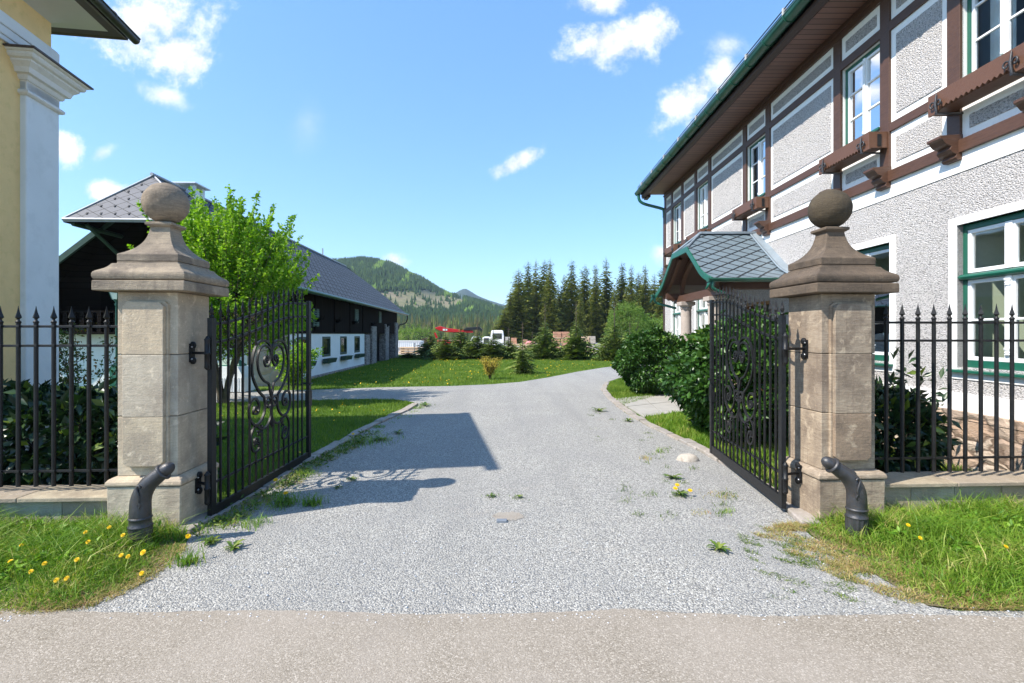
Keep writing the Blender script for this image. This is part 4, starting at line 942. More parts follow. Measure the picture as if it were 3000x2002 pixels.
def porch(B, r, door):
    c = 12.68; N = 1.90
    half = [(0, 2.50, 1.39), (0.57, 2.06, N), (1.44, 1.43, N), (2.12, 1.17, N)]       # offset along wall, height
    def prof(sg, dz=0): return [(c + sg * a, z + dz) for a, z, _ in half]
    mb = B()
    for sg in (-1, 1):
        fine = smooth_curve([(half[1][0], half[1][1]), (1.0, 1.745), (half[2][0], half[2][1]), (1.8, 1.27), (half[3][0], half[3][1])], 3)
        P = [(c + sg * x, z) for x, z in fine]
        R_, E1 = (c, 1.39, 2.50), (c + sg * .57, N, 2.06)
        for t in (0.0, -.05):
            mb.poly([(c, 0, 2.50 + t), (c, 1.39, 2.50 + t), (P[0][0], N, P[0][1] + t), (P[0][0], 0, P[0][1] + t)])
            for p, q in zip(P[:-1], P[1:]): mb.poly([(p[0], 0, p[1] + t), (p[0], N, p[1] + t), (q[0], N, q[1] + t), (q[0], 0, q[1] + t)])
    mb.poly([(c, 1.39, 2.50), (c - .57, N, 2.06), (c + .57, N, 2.06)])
    mesh_obj('porch_roof', mb, M['slate_porch'], r)
    mb = B(); t = .035
    fine = smooth_curve([(0, 2.50), (.57, 2.07), (1.0, 1.76), (1.44, 1.45), (1.8, 1.285), (2.12, 1.18)], 3)
    for sg in (-1,):
        rs = [[(c + sg * x, 0.0, z - .02), (c + sg * x, .16, z - .02), (c + sg * x, .16, z + .035), (c + sg * x, 0.0, z + .075)] for x, z in fine]
        mb.rings(rs, smooth=False)
        mb.tube([(c + sg * x, .19, z + .02) for x, z in fine], .02, 6)
    mb.box(c - .1, c + .1, 0, 1.42, 2.475, 2.53)
    mb.tube([(c, 1.39, 2.52), (c - .57, N, 2.08)], .03, 6); mb.tube([(c, 1.39, 2.52), (c + .57, N, 2.08)], .03, 6)
    mesh_obj('ridge_flashing', mb, M['sheet_metal'], r)
    # green verge boards
    fine = smooth_curve([(.55, 2.06), (1.0, 1.745), (1.44, 1.43), (1.8, 1.27), (2.14, 1.16)], 3)
    out = [(c - .0 - x, z + .02) for x, z in reversed(fine)] + [(c + x, z + .02) for x, z in fine]
    inn = [(c - x + .0, z - .115) for x, z in reversed(fine)] + [(c + x, z - .115) for x, z in fine]
    mb = B()
    rs = [[(a[0], N - .0, b[1]), (a[0], N + .035, b[1]), (a[0], N + .035, a[1]), (a[0], N, a[1])] for a, b in zip(out, inn)]
    mb.rings(rs, smooth=False); mesh_obj('verge_board', mb, M['green'], r, bevel=.004)
    # boarded underside
    mb = B(); P = [(c - 2.05, 1.10), (c - 1.44, 1.36), (c - .57, 1.98), (c + .57, 1.98), (c + 1.44, 1.36), (c + 2.05, 1.10)]
    for p, q in zip(P[:-1], P[1:]): mb.poly([(p[0], 0.05, p[1]), (p[0], N - .01, p[1]), (q[0], N - .01, q[1]), (q[0], 0.05, q[1])])
    mesh_obj('porch_boards', mb, M['fascia'], r)
    # gable beam, rafters, arch braces
    mb = B(); mb.box(c - 1.75, c + 1.75, 1.36, 1.52, .86, 1.05)
    for sg in (-1, 1): mb.box(c + sg * 1.55 - .08, c + sg * 1.55 + .08, .05, 1.80, .98, 1.13); mb.prism([(1.52, .98), (1.6, .90), (1.66, .95), (1.72, .93), (1.80, 1.02), (1.80, 1.12), (1.52, 1.12)], c + sg * 1.55 - .07, c + sg * 1.55 + .07, axis=0)
    mesh_obj('porch_beam', mb, M['timber_h'], r, bevel=.006)
    for sg in (-1, 1):
        mb = B(); arc = [(1.30, 1.05), (1.26, 1.28), (1.1, 1.50), (.85, 1.70), (.5, 1.86), (.1, 1.93)]
        mb.tube(smooth_curve([(c + sg * a, 1.44, z) for a, z in arc], 4), .055, sect=[(1, 1), (-1, 1), (-1, -1), (1, -1)])
        mesh_obj('arch_brace', mb, M['timber'], r, bevel=.004)
        mb = B(); mb.tube([(c + sg * 1.95, 1.74, 1.06), (c + sg * 1.44, 1.74, 1.30), (c + sg * .5, 1.74, 1.95)], .05, sect=[(1, .8), (-1, .8), (-1, -.8), (1, -.8)]); mesh_obj('rafter', mb, M['timber'], r)
    # columns
    for s_, nn in ((c - 1.0, 1.44), (c + .95, 1.44)):
        mb = B(); mb.lathe([(.19, -1.82), (.19, -1.6), (.165, -1.55), (.148, -1.4), (.135, .60), (.13, .66), (.155, .68), (.155, .70), (.14, .715), (.17, .76)], (s_, nn, 0), 24); mb.box(s_ - .19, s_ + .19, nn - .19, nn + .19, .76, .862)
        mesh_obj('column', mb, M['porch_stone'], r, bevel=.008)
    # gutters
    for sg in (-1, 1):
        mb = B(); s = c + sg * 2.2; arc = [(math.cos(a), math.sin(a)) for a in np.linspace(math.pi, 2 * math.pi, 10)]
        q = [(s + .075 * a, 1.15 + .075 * b) for a, b in arc] + [(s + .066 * a, 1.15 + .066 * b) for a, b in reversed(arc)]
        P = [(x, z) for x, z in q]
        n = len(P); rs = [[(x, nn, z) for x, z in P] for nn in (.02, N + .12)]; mb.rings(rs, smooth=True)
        mb.box(s - .07, s + .07, N + .12, N + .135, 1.08, 1.16)
        mesh_obj('porch_gutter', mb, M['gutter'], r)
        mb = B(); mb.tube(smooth_curve([(s, N + .02, 1.09), (s, N + .04, .98), (s + .02, N - .06, .90), (s - sg * .1, N - .3, .82), (s - sg * .45, N - .42, .74)], 4), .036, 10)
        for k in range(5): mb.tube([(s, N + .05, 1.12), (s + .05 * math.cos(k), N + .10 + .02 * k, 1.05 - .03 * k), (s + .03, N + .13, 1.0 - .02 * k)], [.02, .022, .006], 6)
        mesh_obj('gutter_spout', mb, M['green'], r)
    # door in dark recess
    a, b, z0, z1 = door; mb = B(); mb.box(a, b, -.26, -.20, z0, z1 - .35); mb.box(a + .1, b - .1, -.2, -.17, z0 + .2, z0 + .9)
    d = mesh_obj('front_door', mb, M['amber_wood'], r, bevel=.01)
    mb = B(); mb.box(a, a + .08, -.24, -.02, z0, z1); mb.box(b - .08, b, -.24, -.02, z0, z1); mb.box(a + .08, b - .08, -.24, -.02, z1 - .08, z1); mb.box(a + .08, b - .08, -.24, -.05, z1 - .42, z1 - .34); mesh_obj('door_frame', mb, M['amber_wood'], r, bevel=.006)
    mb = B(); mb.poly([(a + .08, -.12, z1 - .34), (b - .08, -.12, z1 - .34), (b - .08, -.12, z1 - .08), (a + .08, -.12, z1 - .08)]); mesh_obj('pane', mb, M['glass'], d)
    mb = B(); mb.sphere((b - .16, -.12, -.75), .03, 10, 8); mesh_obj('handle', mb, M['zinc'], d)
    mb = B(); mb.box(c - 1.5, c + 1.5, .11, 1.75, -1.9, -1.78); mb.box(c - 1.3, c + 1.3, .11, 1.2, -1.78, -1.64); mesh_obj('step', mb, M['slab'], r, bevel=.01)
M['porch_stone'] = sandstone('porch_granite', [(.45, .38, .33)] * 4, (.38, .32, .28), (.30, .25, .22), 11, .6)
house()
o = mesh_obj('stone_step', st, M['slab'], bevel=.012); tag(o, 'pale stone steps beside the slab path between the two laurel bushes', 'steps')

# ------------------------------------------------------------------ yellow building on the left
def yellow():
    u = Vector((-.154, .988, 0)).normalized(); n = Vector((.988, .154, 0)).normalized()
    C = (-7.29, 8.10, 1.8)
    r = root('yellow_building', 'ochre yellow building with white corner pilaster and dark eaves gutter', 'building', (-8.5, 6.6, 0))
    A = frame(C, (u.x, u.y), (-n.x, -n.y))      # s along the wall away from the street, t into the building
    B = lambda: MB(A); L = 3.3
    mb = B(); mb.box(-L, 0, 0, 5.2, -1.9, 4.95); mesh_obj('wall', mb, M['yellow_plaster'], r)
    mb = B(); mb.box(-L - .04, .04, -.05, 5.2, -1.9, -1.05); mesh_obj('base', mb, M['grey_conc'], r, bevel=.02)
    mb = B()
    for z0, z1, p in ((4.12, 4.19, .035), (4.19, 4.31, .055), (4.31, 4.47, .075), (4.47, 4.495, .06)):
        mb.box(-L - p, p, -p, 5.2, z0, z1)
    mesh_obj('frieze', mb, M['pilaster'], r, bevel=.012)
    # corner pilasters
    for s0, s1 in ((-.62, .05), (-L - .06, -L + .56)):
        mb = B(); mb.box(s0, s1, -.085, .68, -.98, 3.72)
        mesh_obj('pilaster', mb, M['pilaster'], r, bevel=.02)
        mb = B()
        for z0, z1, p in ((-.98, -.90, .06), (-.90, -.86, .03), (-1.06, -.98, .10)): mb.box(s0 - p, s1 + p, -.085 - p, .68 + p, z0, z1)
        mesh_obj('pilaster_foot', mb, M['mould_white'], r, bevel=.015)
        mb = B(); w = s1 - s0
        prof = [(0.0, 3.50), (.03, 3.51), (.05, 3.53), (.05, 3.56), (.03, 3.58), (.0, 3.59), (0.0, 3.72), (.03, 3.725), (.045, 3.75), (.05, 3.79), (.10, 3.80), (.11, 3.83), (.12, 3.87), (.17, 3.92), (.18, 3.93), (.18, 3.955), (.22, 3.97), (.24, 4.0), (.24, 4.03), (.27, 4.04), (.28, 4.06)]
        rs = [[(s0 - p, -.085 - p, z), (s1 + p, -.085 - p, z), (s1 + p, .68 + p, z), (s0 - p, .68 + p, z)] for p, z in prof]
        mb.rings(rs, smooth=False); mesh_obj('cornice', mb, M['mould_white'], r)
        mb = B(); p = .31; mb.rings([[(s0 - p, -.085 - p, 4.062), (s1 + p, -.085 - p, 4.062), (s1 + p, .68 + p, 4.062), (s0 - p, .68 + p, 4.062)], [(s0 - p, -.085 - p, 4.085), (s1 + p, -.085 - p, 4.085), (s1 + p, .68 + p, 4.085), (s0 - p, .68 + p, 4.085)], [(s0 + .02, -.06, 4.20), (s1 - .02, -.06, 4.20), (s1 - .02, .6, 4.20), (s0 + .02, .6, 4.20)]], smooth=False)
        mesh_obj('flashing', mb, M['brown_sheet'], r)
    # coved plaster eaves and roof
    mb = B(); prof = [(.0, 4.92), (.03, 4.95), (.08, 4.99), (.18, 5.05), (.34, 5.11), (.52, 5.14), (.66, 5.15)]
    mb.rings([[(-L - p, -p, z), (p, -p, z), (p, 5.2 + p, z), (-L - p, 5.2 + p, z)] for p, z in prof], smooth=True, cap=False); mesh_obj('eaves_cove', mb, M['soffit_white'], r)
    mb = B(); o1, o2 = .72, .755
    mb.rings([[(-L - q, -q, z), (q, -q, z), (q, 5.2 + q, z), (-L - q, 5.2 + q, z)] for q, z in ((.66, 5.14), (o1, 5.12), (o1, 5.26), (-.4, 5.85), (-1.6, 6.6))], smooth=False)
    mesh_obj('roof', mb, M['brown_sheet'], r)
    mb = B()
    for P in ([(-L - .95, -.80, 5.22), (.80, -.80, 5.17)],):
        mb.tube(P, .07, 14)
        mb.tube([(-L - .95, -.80 - .07, 5.26), (.80, -.80 - .07, 5.20)], .013, 6)
    for s_ in (-3.4, -2.2, -1.0, .1): mb.tube([(s_, -.80, 5.2), (s_ + .04, -.80, 5.2)], .078, 14)
    mesh_obj('gutter', mb, M['old_gutter'], r)
yellow()

# ------------------------------------------------------------------ long barn
def barn():
    A = frame((-7.25, 0, 1.8), (-.043, 1), (-1, -.043))     # s away from the camera, q into the building
    r = root('barn', 'long dark wooden barn with white lower wall and grey slate roof', 'barn', (-11.6, 28, 0))
    B = lambda: MB(A); S0, S1 = 18.2, 40.0; Wd = 8.9; RQ = 3.8; RH = 5.19; EH = 1.62; sl_ = (RH - EH) / (RQ + .6)
    H = lambda q: RH - abs(q - RQ) * sl_
    wins = [(19.4, 20.5), (22.15, 23.25), (24.8, 25.9), (27.4, 28.5)]
    mb = B(); wall_holes(mb, S0, 29.6, -1.95, .05, [(a, b, -.98, -.10) for a, b in wins], 0, -.14); mesh_obj('wall', mb, M['barn_white'], r)
    mb = B(); mb.prism([(-.06, -1.95), (0, -1.95), (0, -1.70), (-.03, -1.70), (-.06, -1.74)], S0 - .05, 29.6, axis=0) ; mesh_obj('stone_base', mb, M['barn_rubble'], r)
    # the same wall around the gable end
    mb = B(); mb.poly([(S0, .9, -1.95), (S0, Wd, -1.95), (S0, Wd, .05), (S0, .9, .05)]); mesh_obj('gable_wall', mb, M['barn_white'], r)
    mb = B(); mb.box(S0 - .25, S0 + .4, -.05, 1.25, -1.95, -.35); mb.box(S0 - .12, S0 + .3, -.03, .95, -.35, .05); mesh_obj('corner_stones', mb, M['quoin'], r, bevel=.05)
    mb = B(); mb.box(S0, S1, .0, Wd, .06, 1.6); mesh_obj('upper_wall', mb, M['barnwood'], r)
    mb = B(); mb.poly([(S0 + .0, 0, .06), (S0, Wd, .06), (S0, Wd, H(Wd)), (S0, RQ, RH), (S0, 0, H(0))]); mesh_obj('gable_boards', mb, M['barnwood_h'], r); mb = B(); mb.poly([(S1, 0, .06), (S1, Wd, .06), (S1, Wd, H(Wd)), (S1, RQ, RH), (S1, 0, H(0))]); mesh_obj('gable_boards', mb, M['barnwood_h'], r)
    mb = B(); mb.box(29.6, S1 - .02, .35, .45, -1.95, .06); mesh_obj('barn_door', mb, M['barnwood'], r)
    mb = B(); mb.poly([(S1, 0, -1.95), (S1, Wd, -1.95), (S1, Wd, .06), (S1, 0, .06)]); mesh_obj('far_gable_wall', mb, M['barn_rubble'], r)
    for a, b, t in ((29.62, 30.6, -.02), (31.2, 32.4, .5), (35.2, 36.4, .7), (38.9, 40.0, .9)):
        mb = B(); mb.box(a, b, -.10, .4, -1.95, t); mesh_obj('stone_pier', mb, M['barn_rubble'], r, bevel=.04)
    mb = B(); mb.box(S0, 29.6, -.03, 0, .03, .10); mesh_obj('sill_beam', mb, M['barnwood'], r)
    for a, b in wins:
        mb = B(); mb.box(a, a + .1, -.02, .05, -.98, -.10); mb.box(b - .1, b, -.02, .05, -.98, -.10); mb.box(a + .1, b - .1, -.019, .05, -.98, -.88); mb.box(a + .1, b - .1, -.019, .05, -.20, -.10)
        w = mesh_obj('window', mb, M['barn_green'], r, bevel=.006)
        mb = B(); mb.poly([(a + .1, .04, -.88), (b - .1, .04, -.88), (b - .1, .04, -.20), (a + .1, .04, -.20)]); mesh_obj('pane', mb, M['barn_pane'], w)
        mb = B(); mb.prism([(-.30, -1.06), (-.04, -1.06), (-.04, -1.26), (-.24, -1.26)], a - .05, b + .1, axis=0); mesh_obj('flower_box', mb, M['barn_green'], r, bevel=.01)
    for a, z in ((20.9, .32), (27.4, .62), (33.3, .75)):
        mb = B(); mb.box(a, a + .75, -.04, .0, z, z + .75)
        v = mesh_obj('louvre_frame', mb, M['barn_green'], r, bevel=.01); mb = B()
        for k in range(7): mb.prism([(-.065, z + .06 + .095 * k), (-.04, z + .11 + .095 * k), (-.038, z + .10 + .095 * k), (-.058, z + .05 + .095 * k)], a + .07, a + .68, axis=0)
        mesh_obj('louvre', mb, M['louvre'], v)
    for a in (19.9, 21.3, 24.0, 26.9, 31.2, 35.6):
        mb = B(); z = .62
        mb.box(a, a + .12, -.16, 0, z - .1, z + .05); mb.box(a - .15, a + .3, -.24, -.02, z + .05, z + .075)
        for sg in (-1, 1): mb.tube([(a + .06, -.12, z), (a + .06 + sg * .16, -.25, z + .02), (a + .06 + sg * .26, -.28, z + .18)], [.035, .03, .01], 6)
        mesh_obj('wall_bracket', mb, M['barnwood_h'], r, bevel=.005)
    for s in np.arange(S0 + .3, 29.5, 2.65):
        mb = B(); mb.box(s, s + .13, -.05, .0, .1, 1.75); mesh_obj('wall_post', mb, M['barnwood'], r)
    # roof
    V0 = 17.3; hs, hq, hz = 15.93, 2.0, 3.55; RA = 17.0
    mb = B(); und = B(); X1 = 41.0
    ridge1 = X1 - 1.6
    for sg in (1, -1):
        q = lambda d: RQ + sg * d; e = RQ + .6 + (1.1 if sg > 0 else 0); EHs = RH - e * sl_
        zc = RH - hq * sl_
        top = [(RA, RQ, RH), (hs, q(hq), hz), (V0, q(hq + .02), zc - .02), (V0, q(e), EHs), (X1, q(e), EHs), (X1, q(2.0), RH - 2.0 * sl_), (ridge1, RQ, RH)]
        mb.poly(top); und.poly([(a, b, c_ - .12) for a, b, c_ in top])
        for p, w in zip(top[1:-1], top[2:]): mb.poly([p, w, (w[0], w[1], w[2] - .12), (p[0], p[1], p[2] - .12)])
    mb.poly([(X1, RQ - 2, RH - 2 * sl_), (X1, RQ + 2, RH - 2 * sl_), (ridge1, RQ, RH)])
    mesh_obj('roof', mb, M['slate_barn'], r); mesh_obj('roof_boards', und, M['barnwood_h'], r)
    mb = MB(A); mb.poly([(RA, RQ, RH + .01), (hs, RQ - hq, hz), (hs, RQ + hq, hz)]); hp = mesh_obj('hip_roof', mb, M['slate_hip'], r)
    # snow stops on the hip
    for row in range(5):
        f = .10 + row * .17
        for k in range(int(9 * (1 - f)) + 1):
            w = hq * (1 - f); x = RQ - w + .25 + k * .42 + (row % 2) * .21
            if x > RQ + w - .15: continue
            s_ = hs + (RA - hs) * f; z = hz + (RH - hz) * f
            mb = B(); mb.prism([(s_ - .03, z + .0), (s_ - .002, z + .01), (s_ + .035, z + .065)], x - .028, x + .028, axis=1); mesh_obj('snow_stop', mb, M['iron'], hp)
    mb = B(); mb.tube([(hs - .02, RQ - hq, hz - .03), (hs - .02, RQ + hq, hz - .03)], .05, 8); mb.box(hs - .02, hs + .02, RQ - hq, RQ + hq, hz - .10, hz - .01)
    for sg in (1, -1): mb.tube([(hs, RQ + sg * hq, hz), (RA, RQ, RH + .03)], .035, 6)
    mb.tube([(RA - .1, RQ, RH + .05), (ridge1, RQ, RH + .03)], .06, 6)
    mesh_obj('ridge_caps', mb, M['sheet_pale'], r)
    for sg in (1, -1):
        mb = B()
        ee = RQ + .6 + (1.1 if sg > 0 else 0); mb.tube([(V0 - .02, RQ + sg * (hq - .5), RH - (hq - .5) * sl_ - .16), (V0 - .02, RQ + sg * ee, RH - ee * sl_ - .08)], .09, sect=[(1, .5), (-1, .5), (-1, -.5), (1, -.5)])
        mb.tube([(hs + .15, RQ + sg * (hq - .15), hz - .12), (S0, RQ + sg * (hq - .15), hz - .12)], .08, 4)
        mb.tube([(hs + .25, RQ + sg * (hq - .5), hz - .14), (S0 - .05, RQ + sg * (hq - .9), hz - 1.55)], .07, 4)
        mesh_obj('gable_braces', mb, M['brace_green'], r)
    # gutters
    mb = B(); mb.tube([(V0, -.68, EH - .04), (X1 + .05, -.68, EH - .06)], .07, 10); mesh_obj('gutter', mb, M['gutter'], r)
    mb = B(); mb.tube(smooth_curve([(X1 - .3, -.68, EH - .1), (X1 - .3, -.68, EH - .45), (X1 - .4, -.5, EH - .75), (X1 - .8, -.14, EH - .9), (X1 - .9, -.1, EH - 1.2)], 4), .05, 8); mesh_obj('downpipe', mb, M['iron'], r)
    # chimney
    mb = B(); mb.box(18.7, 19.4, RQ - .35, RQ + .35, 4.8, 5.28); ch = mesh_obj('chimney', mb, M['barn_white'], r, bevel=.01)
    mb = B(); mb.box(18.55, 19.55, RQ - .48, RQ + .48, 5.43, 5.48)
    for a, b in ((18.7, RQ - .35), (18.7, RQ + .2), (19.25, RQ - .35), (19.25, RQ + .2)): mb.box(a, a + .15, b, b + .15, 5.28, 5.43)
    mesh_obj('chimney_cap', mb, M['barn_white'], ch, bevel=.01)
    mb = B(); mb.box(34.0, 34.06, RQ - .03, RQ + .03, RH, RH + .5); mesh_obj('vent_pipe', mb, M['sheet_pale'], r)
    # gable details: window, balcony rail, arched green hatch, lean-to eave
    mb = B(); mb.box(S0 - .04, S0, 3.9, 5.3, 1.05, 2.35); w = mesh_obj('gable_window', mb, M['brace_green'], r, bevel=.01)
    mb = B(); mb.box(S0 - .05, S0 - .04, 4.15, 5.05, 1.2, 2.2); mesh_obj('shutter', mb, M['brown_sheet'], w)
    mb = B(); mb.box(S0 - .5, S0, .9, Wd, .0, .08); mb.box(S0 - .5, S0 - .44, .9, Wd, .75, .82)
    for q in np.arange(.95, Wd, .28): mb.box(S0 - .49, S0 - .45, q, q + .14, .08, .75)
    mesh_obj('balcony', mb, M['barnwood_h'], r)
    mb = B(); zz = -1.15
    pr = [(5.2, -1.9), (5.9, -1.9), (5.9, -1.25)] + [(5.55 + .35 * math.cos(a), -1.25 + .3 * math.sin(a)) for a in np.linspace(.2, math.pi - .2, 8)] + [(5.2, -1.25)]
    mb.prism([(p[0] + .1, p[1]) for p in pr], S0 - .1, S0 + .0, axis=0)
    for k in range(3): mb.box(S0 - .13, S0 - .1, 5.38, 5.92, -1.8 + k * .22, -1.65 + k * .22)
    mesh_obj('green_hatch', mb, M['green'], r, bevel=.01)
M['louvre'] = simple('louvre_green', (.05, .12, .08), .5, .2, 6, 0)
M['brace_green'] = simple('weathered_green_brace', (.02, .055, .04), .7, .3, 6, .2)
M['sheet_pale'] = simple('pale_ridge_metal', (.30, .31, .34), .45, .1, 6, 0, metal=.2)
M['barn_pane'] = simple('dark_window_pane', (.02, .025, .02), .04, .1, 3, .15, 3, .02, spec=1.0)
barn()
# lantern on a scroll arm in front of the barn
r = root('wall_lantern', 'green lantern on a scroll arm, seen under the left pillar cap', 'lantern', (-13.0, 16.9, 0))
mb = MB(); X, Y, Z = -13.05, 16.9, 2.95
mb.tube([(X, Y, 0), (X, Y, Z - .25)], .035, 8); mesh_obj('post', mb, M['darkgreen'], r)
mb = MB(); mb.rings([[(X + w * a, Y + w * b, z) for a, b in ((1, 1), (-1, 1), (-1, -1), (1, -1))] for w, z in ((.09, Z), (.17, Z + .36))], smooth=False); mesh_obj('lamp_glass', mb, M['lamp_glass'], r)
mb = MB(); mb.sqloft([(.4, Z + .36), (.36, Z + .40), (.12, Z + .55), (.04, Z + .62)], X, Y); mb.lathe([(.03, Z - .25), (.06, Z - .15), (.03, Z - .1), (.1, Z), (.1, Z + .01)], (X, Y, 0), 12)
for a, b in ((1, 1), (-1, 1), (-1, -1), (1, -1)): mb.tube([(X + .09 * a, Y + .09 * b, Z), (X + .172 * a, Y + .172 * b, Z + .37)], .012, 5)
mesh_obj('lamp_frame', mb, M['darkgreen'], r)
mb = MB(); mb.tube(smooth_curve([(X, Y, Z - .2), (X + .25, Y, Z - .12), (X + .5, Y, Z - .22), (X + .62, Y, Z - .1), (X + .5, Y, Z - .02), (X + .42, Y, Z - .1)], 4), .022, 6); mesh_obj('scroll_arm', mb, M['darkgreen'], r)
# white bin with a green lid in front of the barn corner
r = root('slatted_planter', 'white slatted container with a green lid in front of the barn corner', 'container', (-8.85, 16.2, 0))
mb = MB(); mb.rings([[(-9.45 + i, 16.0 - .2, z), (-8.25 - i, 16.0 - .2, z), (-8.25 - i, 16.5, z), (-9.45 + i, 16.5, z)] for i, z in ((0, .02), (.04, .45), (.22, .80))], smooth=False)
for k in range(16): mb.box(-9.4 + k * .073, -9.4 + k * .073 + .02, 15.78, 15.80, .03, .46)
mesh_obj('tub', mb, M['barn_white'], r)
mb = MB(); mb.rings([[(-9.25 + i, 15.95 + i, z), (-8.5 - i, 15.95 + i, z), (-8.5 - i, 16.4 - i, z), (-9.25 + i, 16.4 - i, z)] for i, z in ((0, .80), (0, .84), (.16, 1.02))], smooth=False); mesh_obj('lid', mb, M['green'], r)
# ------------------------------------------------------------------ leaves and blades as numpy batches
def rot_rand(n, g):
    a = g.uniform(0, 2 * np.pi, n); return a
def leaves(C, D, L, W, g, curl=.25):
    """C centres (n,3), D leaf directions (n,3); each leaf two quads folded on the midrib. returns verts, faces"""
    n = len(C); D = D / (np.linalg.norm(D, axis=1, keepdims=True) + 1e-9)
    rnd = g.normal(size=(n, 3)); S = np.cross(D, rnd); S /= np.linalg.norm(S, axis=1, keepdims=True) + 1e-9
    U = np.cross(S, D); U *= np.where(U[:, 2:3] < 0, -1, 1)
    L = np.broadcast_to(np.asarray(L), (n,))[:, None]; W = np.broadcast_to(np.asarray(W), (n,))[:, None]
    b = C; m = C + D * L * .5 - U * W * .10; t = C + D * L - U * L * curl * .35
    l = C + D * L * .48 + S * W * .5 + U * W * .14; r = C + D * L * .48 - S * W * .5 + U * W * .14
    V = np.stack([b, l, t, r, m], 1).reshape(-1, 3); k = np.arange(n)[:, None] * 5
    Fq = np.concatenate([k + np.array([[0, 1, 2, 4]]), k + np.array([[0, 4, 2, 3]])], 0)
    return V, Fq
def blades(P, h, w, g, lean=.45, bend=.5):
    """grass blades: 3 levels, tapering"""
    n = len(P); a = g.uniform(0, 2 * np.pi, n); s = np.stack([np.cos(a), np.sin(a), np.zeros(n)], 1)
    b = g.uniform(0, 2 * np.pi, n); d = np.stack([np.cos(b), np.sin(b), np.zeros(n)], 1)
    h = h[:, None]; ln = g.uniform(.1, 1, n)[:, None] * lean; z = np.array([[0, 0, 1.0]])
    c0 = P; c1 = P + z * h * .55 + d * h * ln * .35; c2 = P + z * h * (1 - .35 * ln * bend) + d * h * ln * (1 + bend)
    w = np.broadcast_to(np.asarray(w), (n,))[:, None]
    V = np.stack([c0 - s * w, c0 + s * w, c1 - s * w * .75, c1 + s * w * .75, c2 - s * w * .08, c2 + s * w * .08], 1).reshape(-1, 3)
    k = np.arange(n)[:, None] * 6
    return V, np.concatenate([k + np.array([[0, 1, 3, 2]]), k + np.array([[2, 3, 5, 4]])], 0)
def scatter(poly, n, g):
    a = np.array(poly); lo, hi = a.min(0), a.max(0); out = []
    tot = 0
    while tot < n:
        p = g.uniform(lo, hi, (n * 2, 2)); p = p[in_poly(p, poly)]; out.append(p); tot += len(p)
        if len(p) == 0: break
    return np.concatenate(out)[:n]
def vnoise(p, s, seed=0):
    """cheap smooth value noise on points"""
    x = p[:, 0] / s + seed * 13.7; y = p[:, 1] / s - seed * 7.3
    return (np.sin(x * 1.7 + 1.3 * np.sin(y * 1.1)) + np.sin(y * 2.1 + 1.7 * np.sin(x * .9 + 2)) + np.sin((x + y) * 3.3 + seed)) / 6 + .5

def grass_patch(name, poly, n, hmin, hmax, w, m, seed, keep=None, lean=.45, zf=None):
    g = np.random.default_rng(seed); p = scatter(poly, n, g)
    if keep is not None: p = p[keep(p, g)]
    nz = vnoise(p, .35, seed); h = (hmin + (hmax - hmin) * np.clip(nz * .8 + g.normal(0, .22, len(p)), 0, 1.3))
    if zf is not None: h = h * zf(p)
    P = np.concatenate([p, np.zeros((len(p), 1)) - .012], 1); V, Fc = blades(P, h, w * g.uniform(.6, 1.3, len(p)), g, lean)
    o = raw_obj(name, V, Fc, m, base=(poly[0][0], poly[0][1], 0)); o['kind'] = 'stuff'; return o

# verge in front of the left and right walls
vL = [(-6.5, YR + .02), (bL[-1][0] - .9, YR + .08), *reversed(bL), (-2.95, 4.62), (-3.06, 4.66), (-3.75, 4.62), (-3.72, 4.80), (-6.5, 4.66)]
vR = [(6.5, YR + .02), (6.5, 5.24), (3.60, 5.12), (3.6, 4.93), (2.85, 4.88), (2.72, 4.7), *bR, (bR[-1][0] + .3, YR + .05)]
def near_h(edge_pts, lo=.18):
    E_ = np.array(edge_pts)
    def f(p):
        d = np.min(np.linalg.norm(p[:, None, :] - E_[None], axis=2), axis=1); e = np.minimum(d / .55, (p[:, 1] - YR) / .5)
        return np.clip(lo + .82 * e, lo, 1.0)
    return f
eL = [(bL[i][0] * (1 - t) + bL[i + 1][0] * t, bL[i][1] * (1 - t) + bL[i + 1][1] * t) for i in range(len(bL) - 1) for t in (0, .25, .5, .75)]
eR = [(bR[i][0] * (1 - t) + bR[i + 1][0] * t, bR[i][1] * (1 - t) + bR[i + 1][1] * t) for i in range(len(bR) - 1) for t in (0, .25, .5, .75)]
sheet('verge_ground_left', jit(vL, 3, .008, 6), .001, M['verge']); sheet('verge_ground_right', jit(vR, 3, .008, 8), .001, M['verge'])
fL, fR = near_h(eL), near_h(eR)
tag(grass_patch('grass', vL, 24000, .06, .30, .0040, M['grass_near'], 11, zf=fL, lean=1.1), 'bright grass growing on the verge in front of the left wall', 'grass')
tag(grass_patch('grass', vR, 26000, .06, .30, .0040, M['grass_near'], 12, zf=fR, lean=1.1), 'bright grass growing on the verge in front of the right wall', 'grass')
def edge_keep(E_, d0, d1):
    E_ = np.array(E_)
    def f(p, g):
        d = np.min(np.linalg.norm(p[:, None, :] - E_[None], axis=2), axis=1)
        return (g.uniform(0, 1, len(p)) < np.clip(1 - (d - d0) / d1, 0, 1)) & (vnoise(p, .16, 4) > .38)
    return f
bandL = [(p[0] - .5, p[1] + .15) for p in bL] + [(p[0] + .10, p[1] - .04) for p in reversed(bL)]
o1 = grass_patch('dry_grass', [(-6.4, YR - .01), (-6.4, YR + .2), (-4.2, YR + .22), *[(p[0] - .35, p[1] + .1) for p in reversed(bL)], (-2.72, 4.3), *[(p[0] + .08, p[1] - .03) for p in bL[1:]], (-3.3, YR)], 11000, .015, .06, .0028, M['dry_grass'], 13, lean=1.6)
tag(o1, 'dry brownish grass along the left edge of the gravel', 'dry grass')
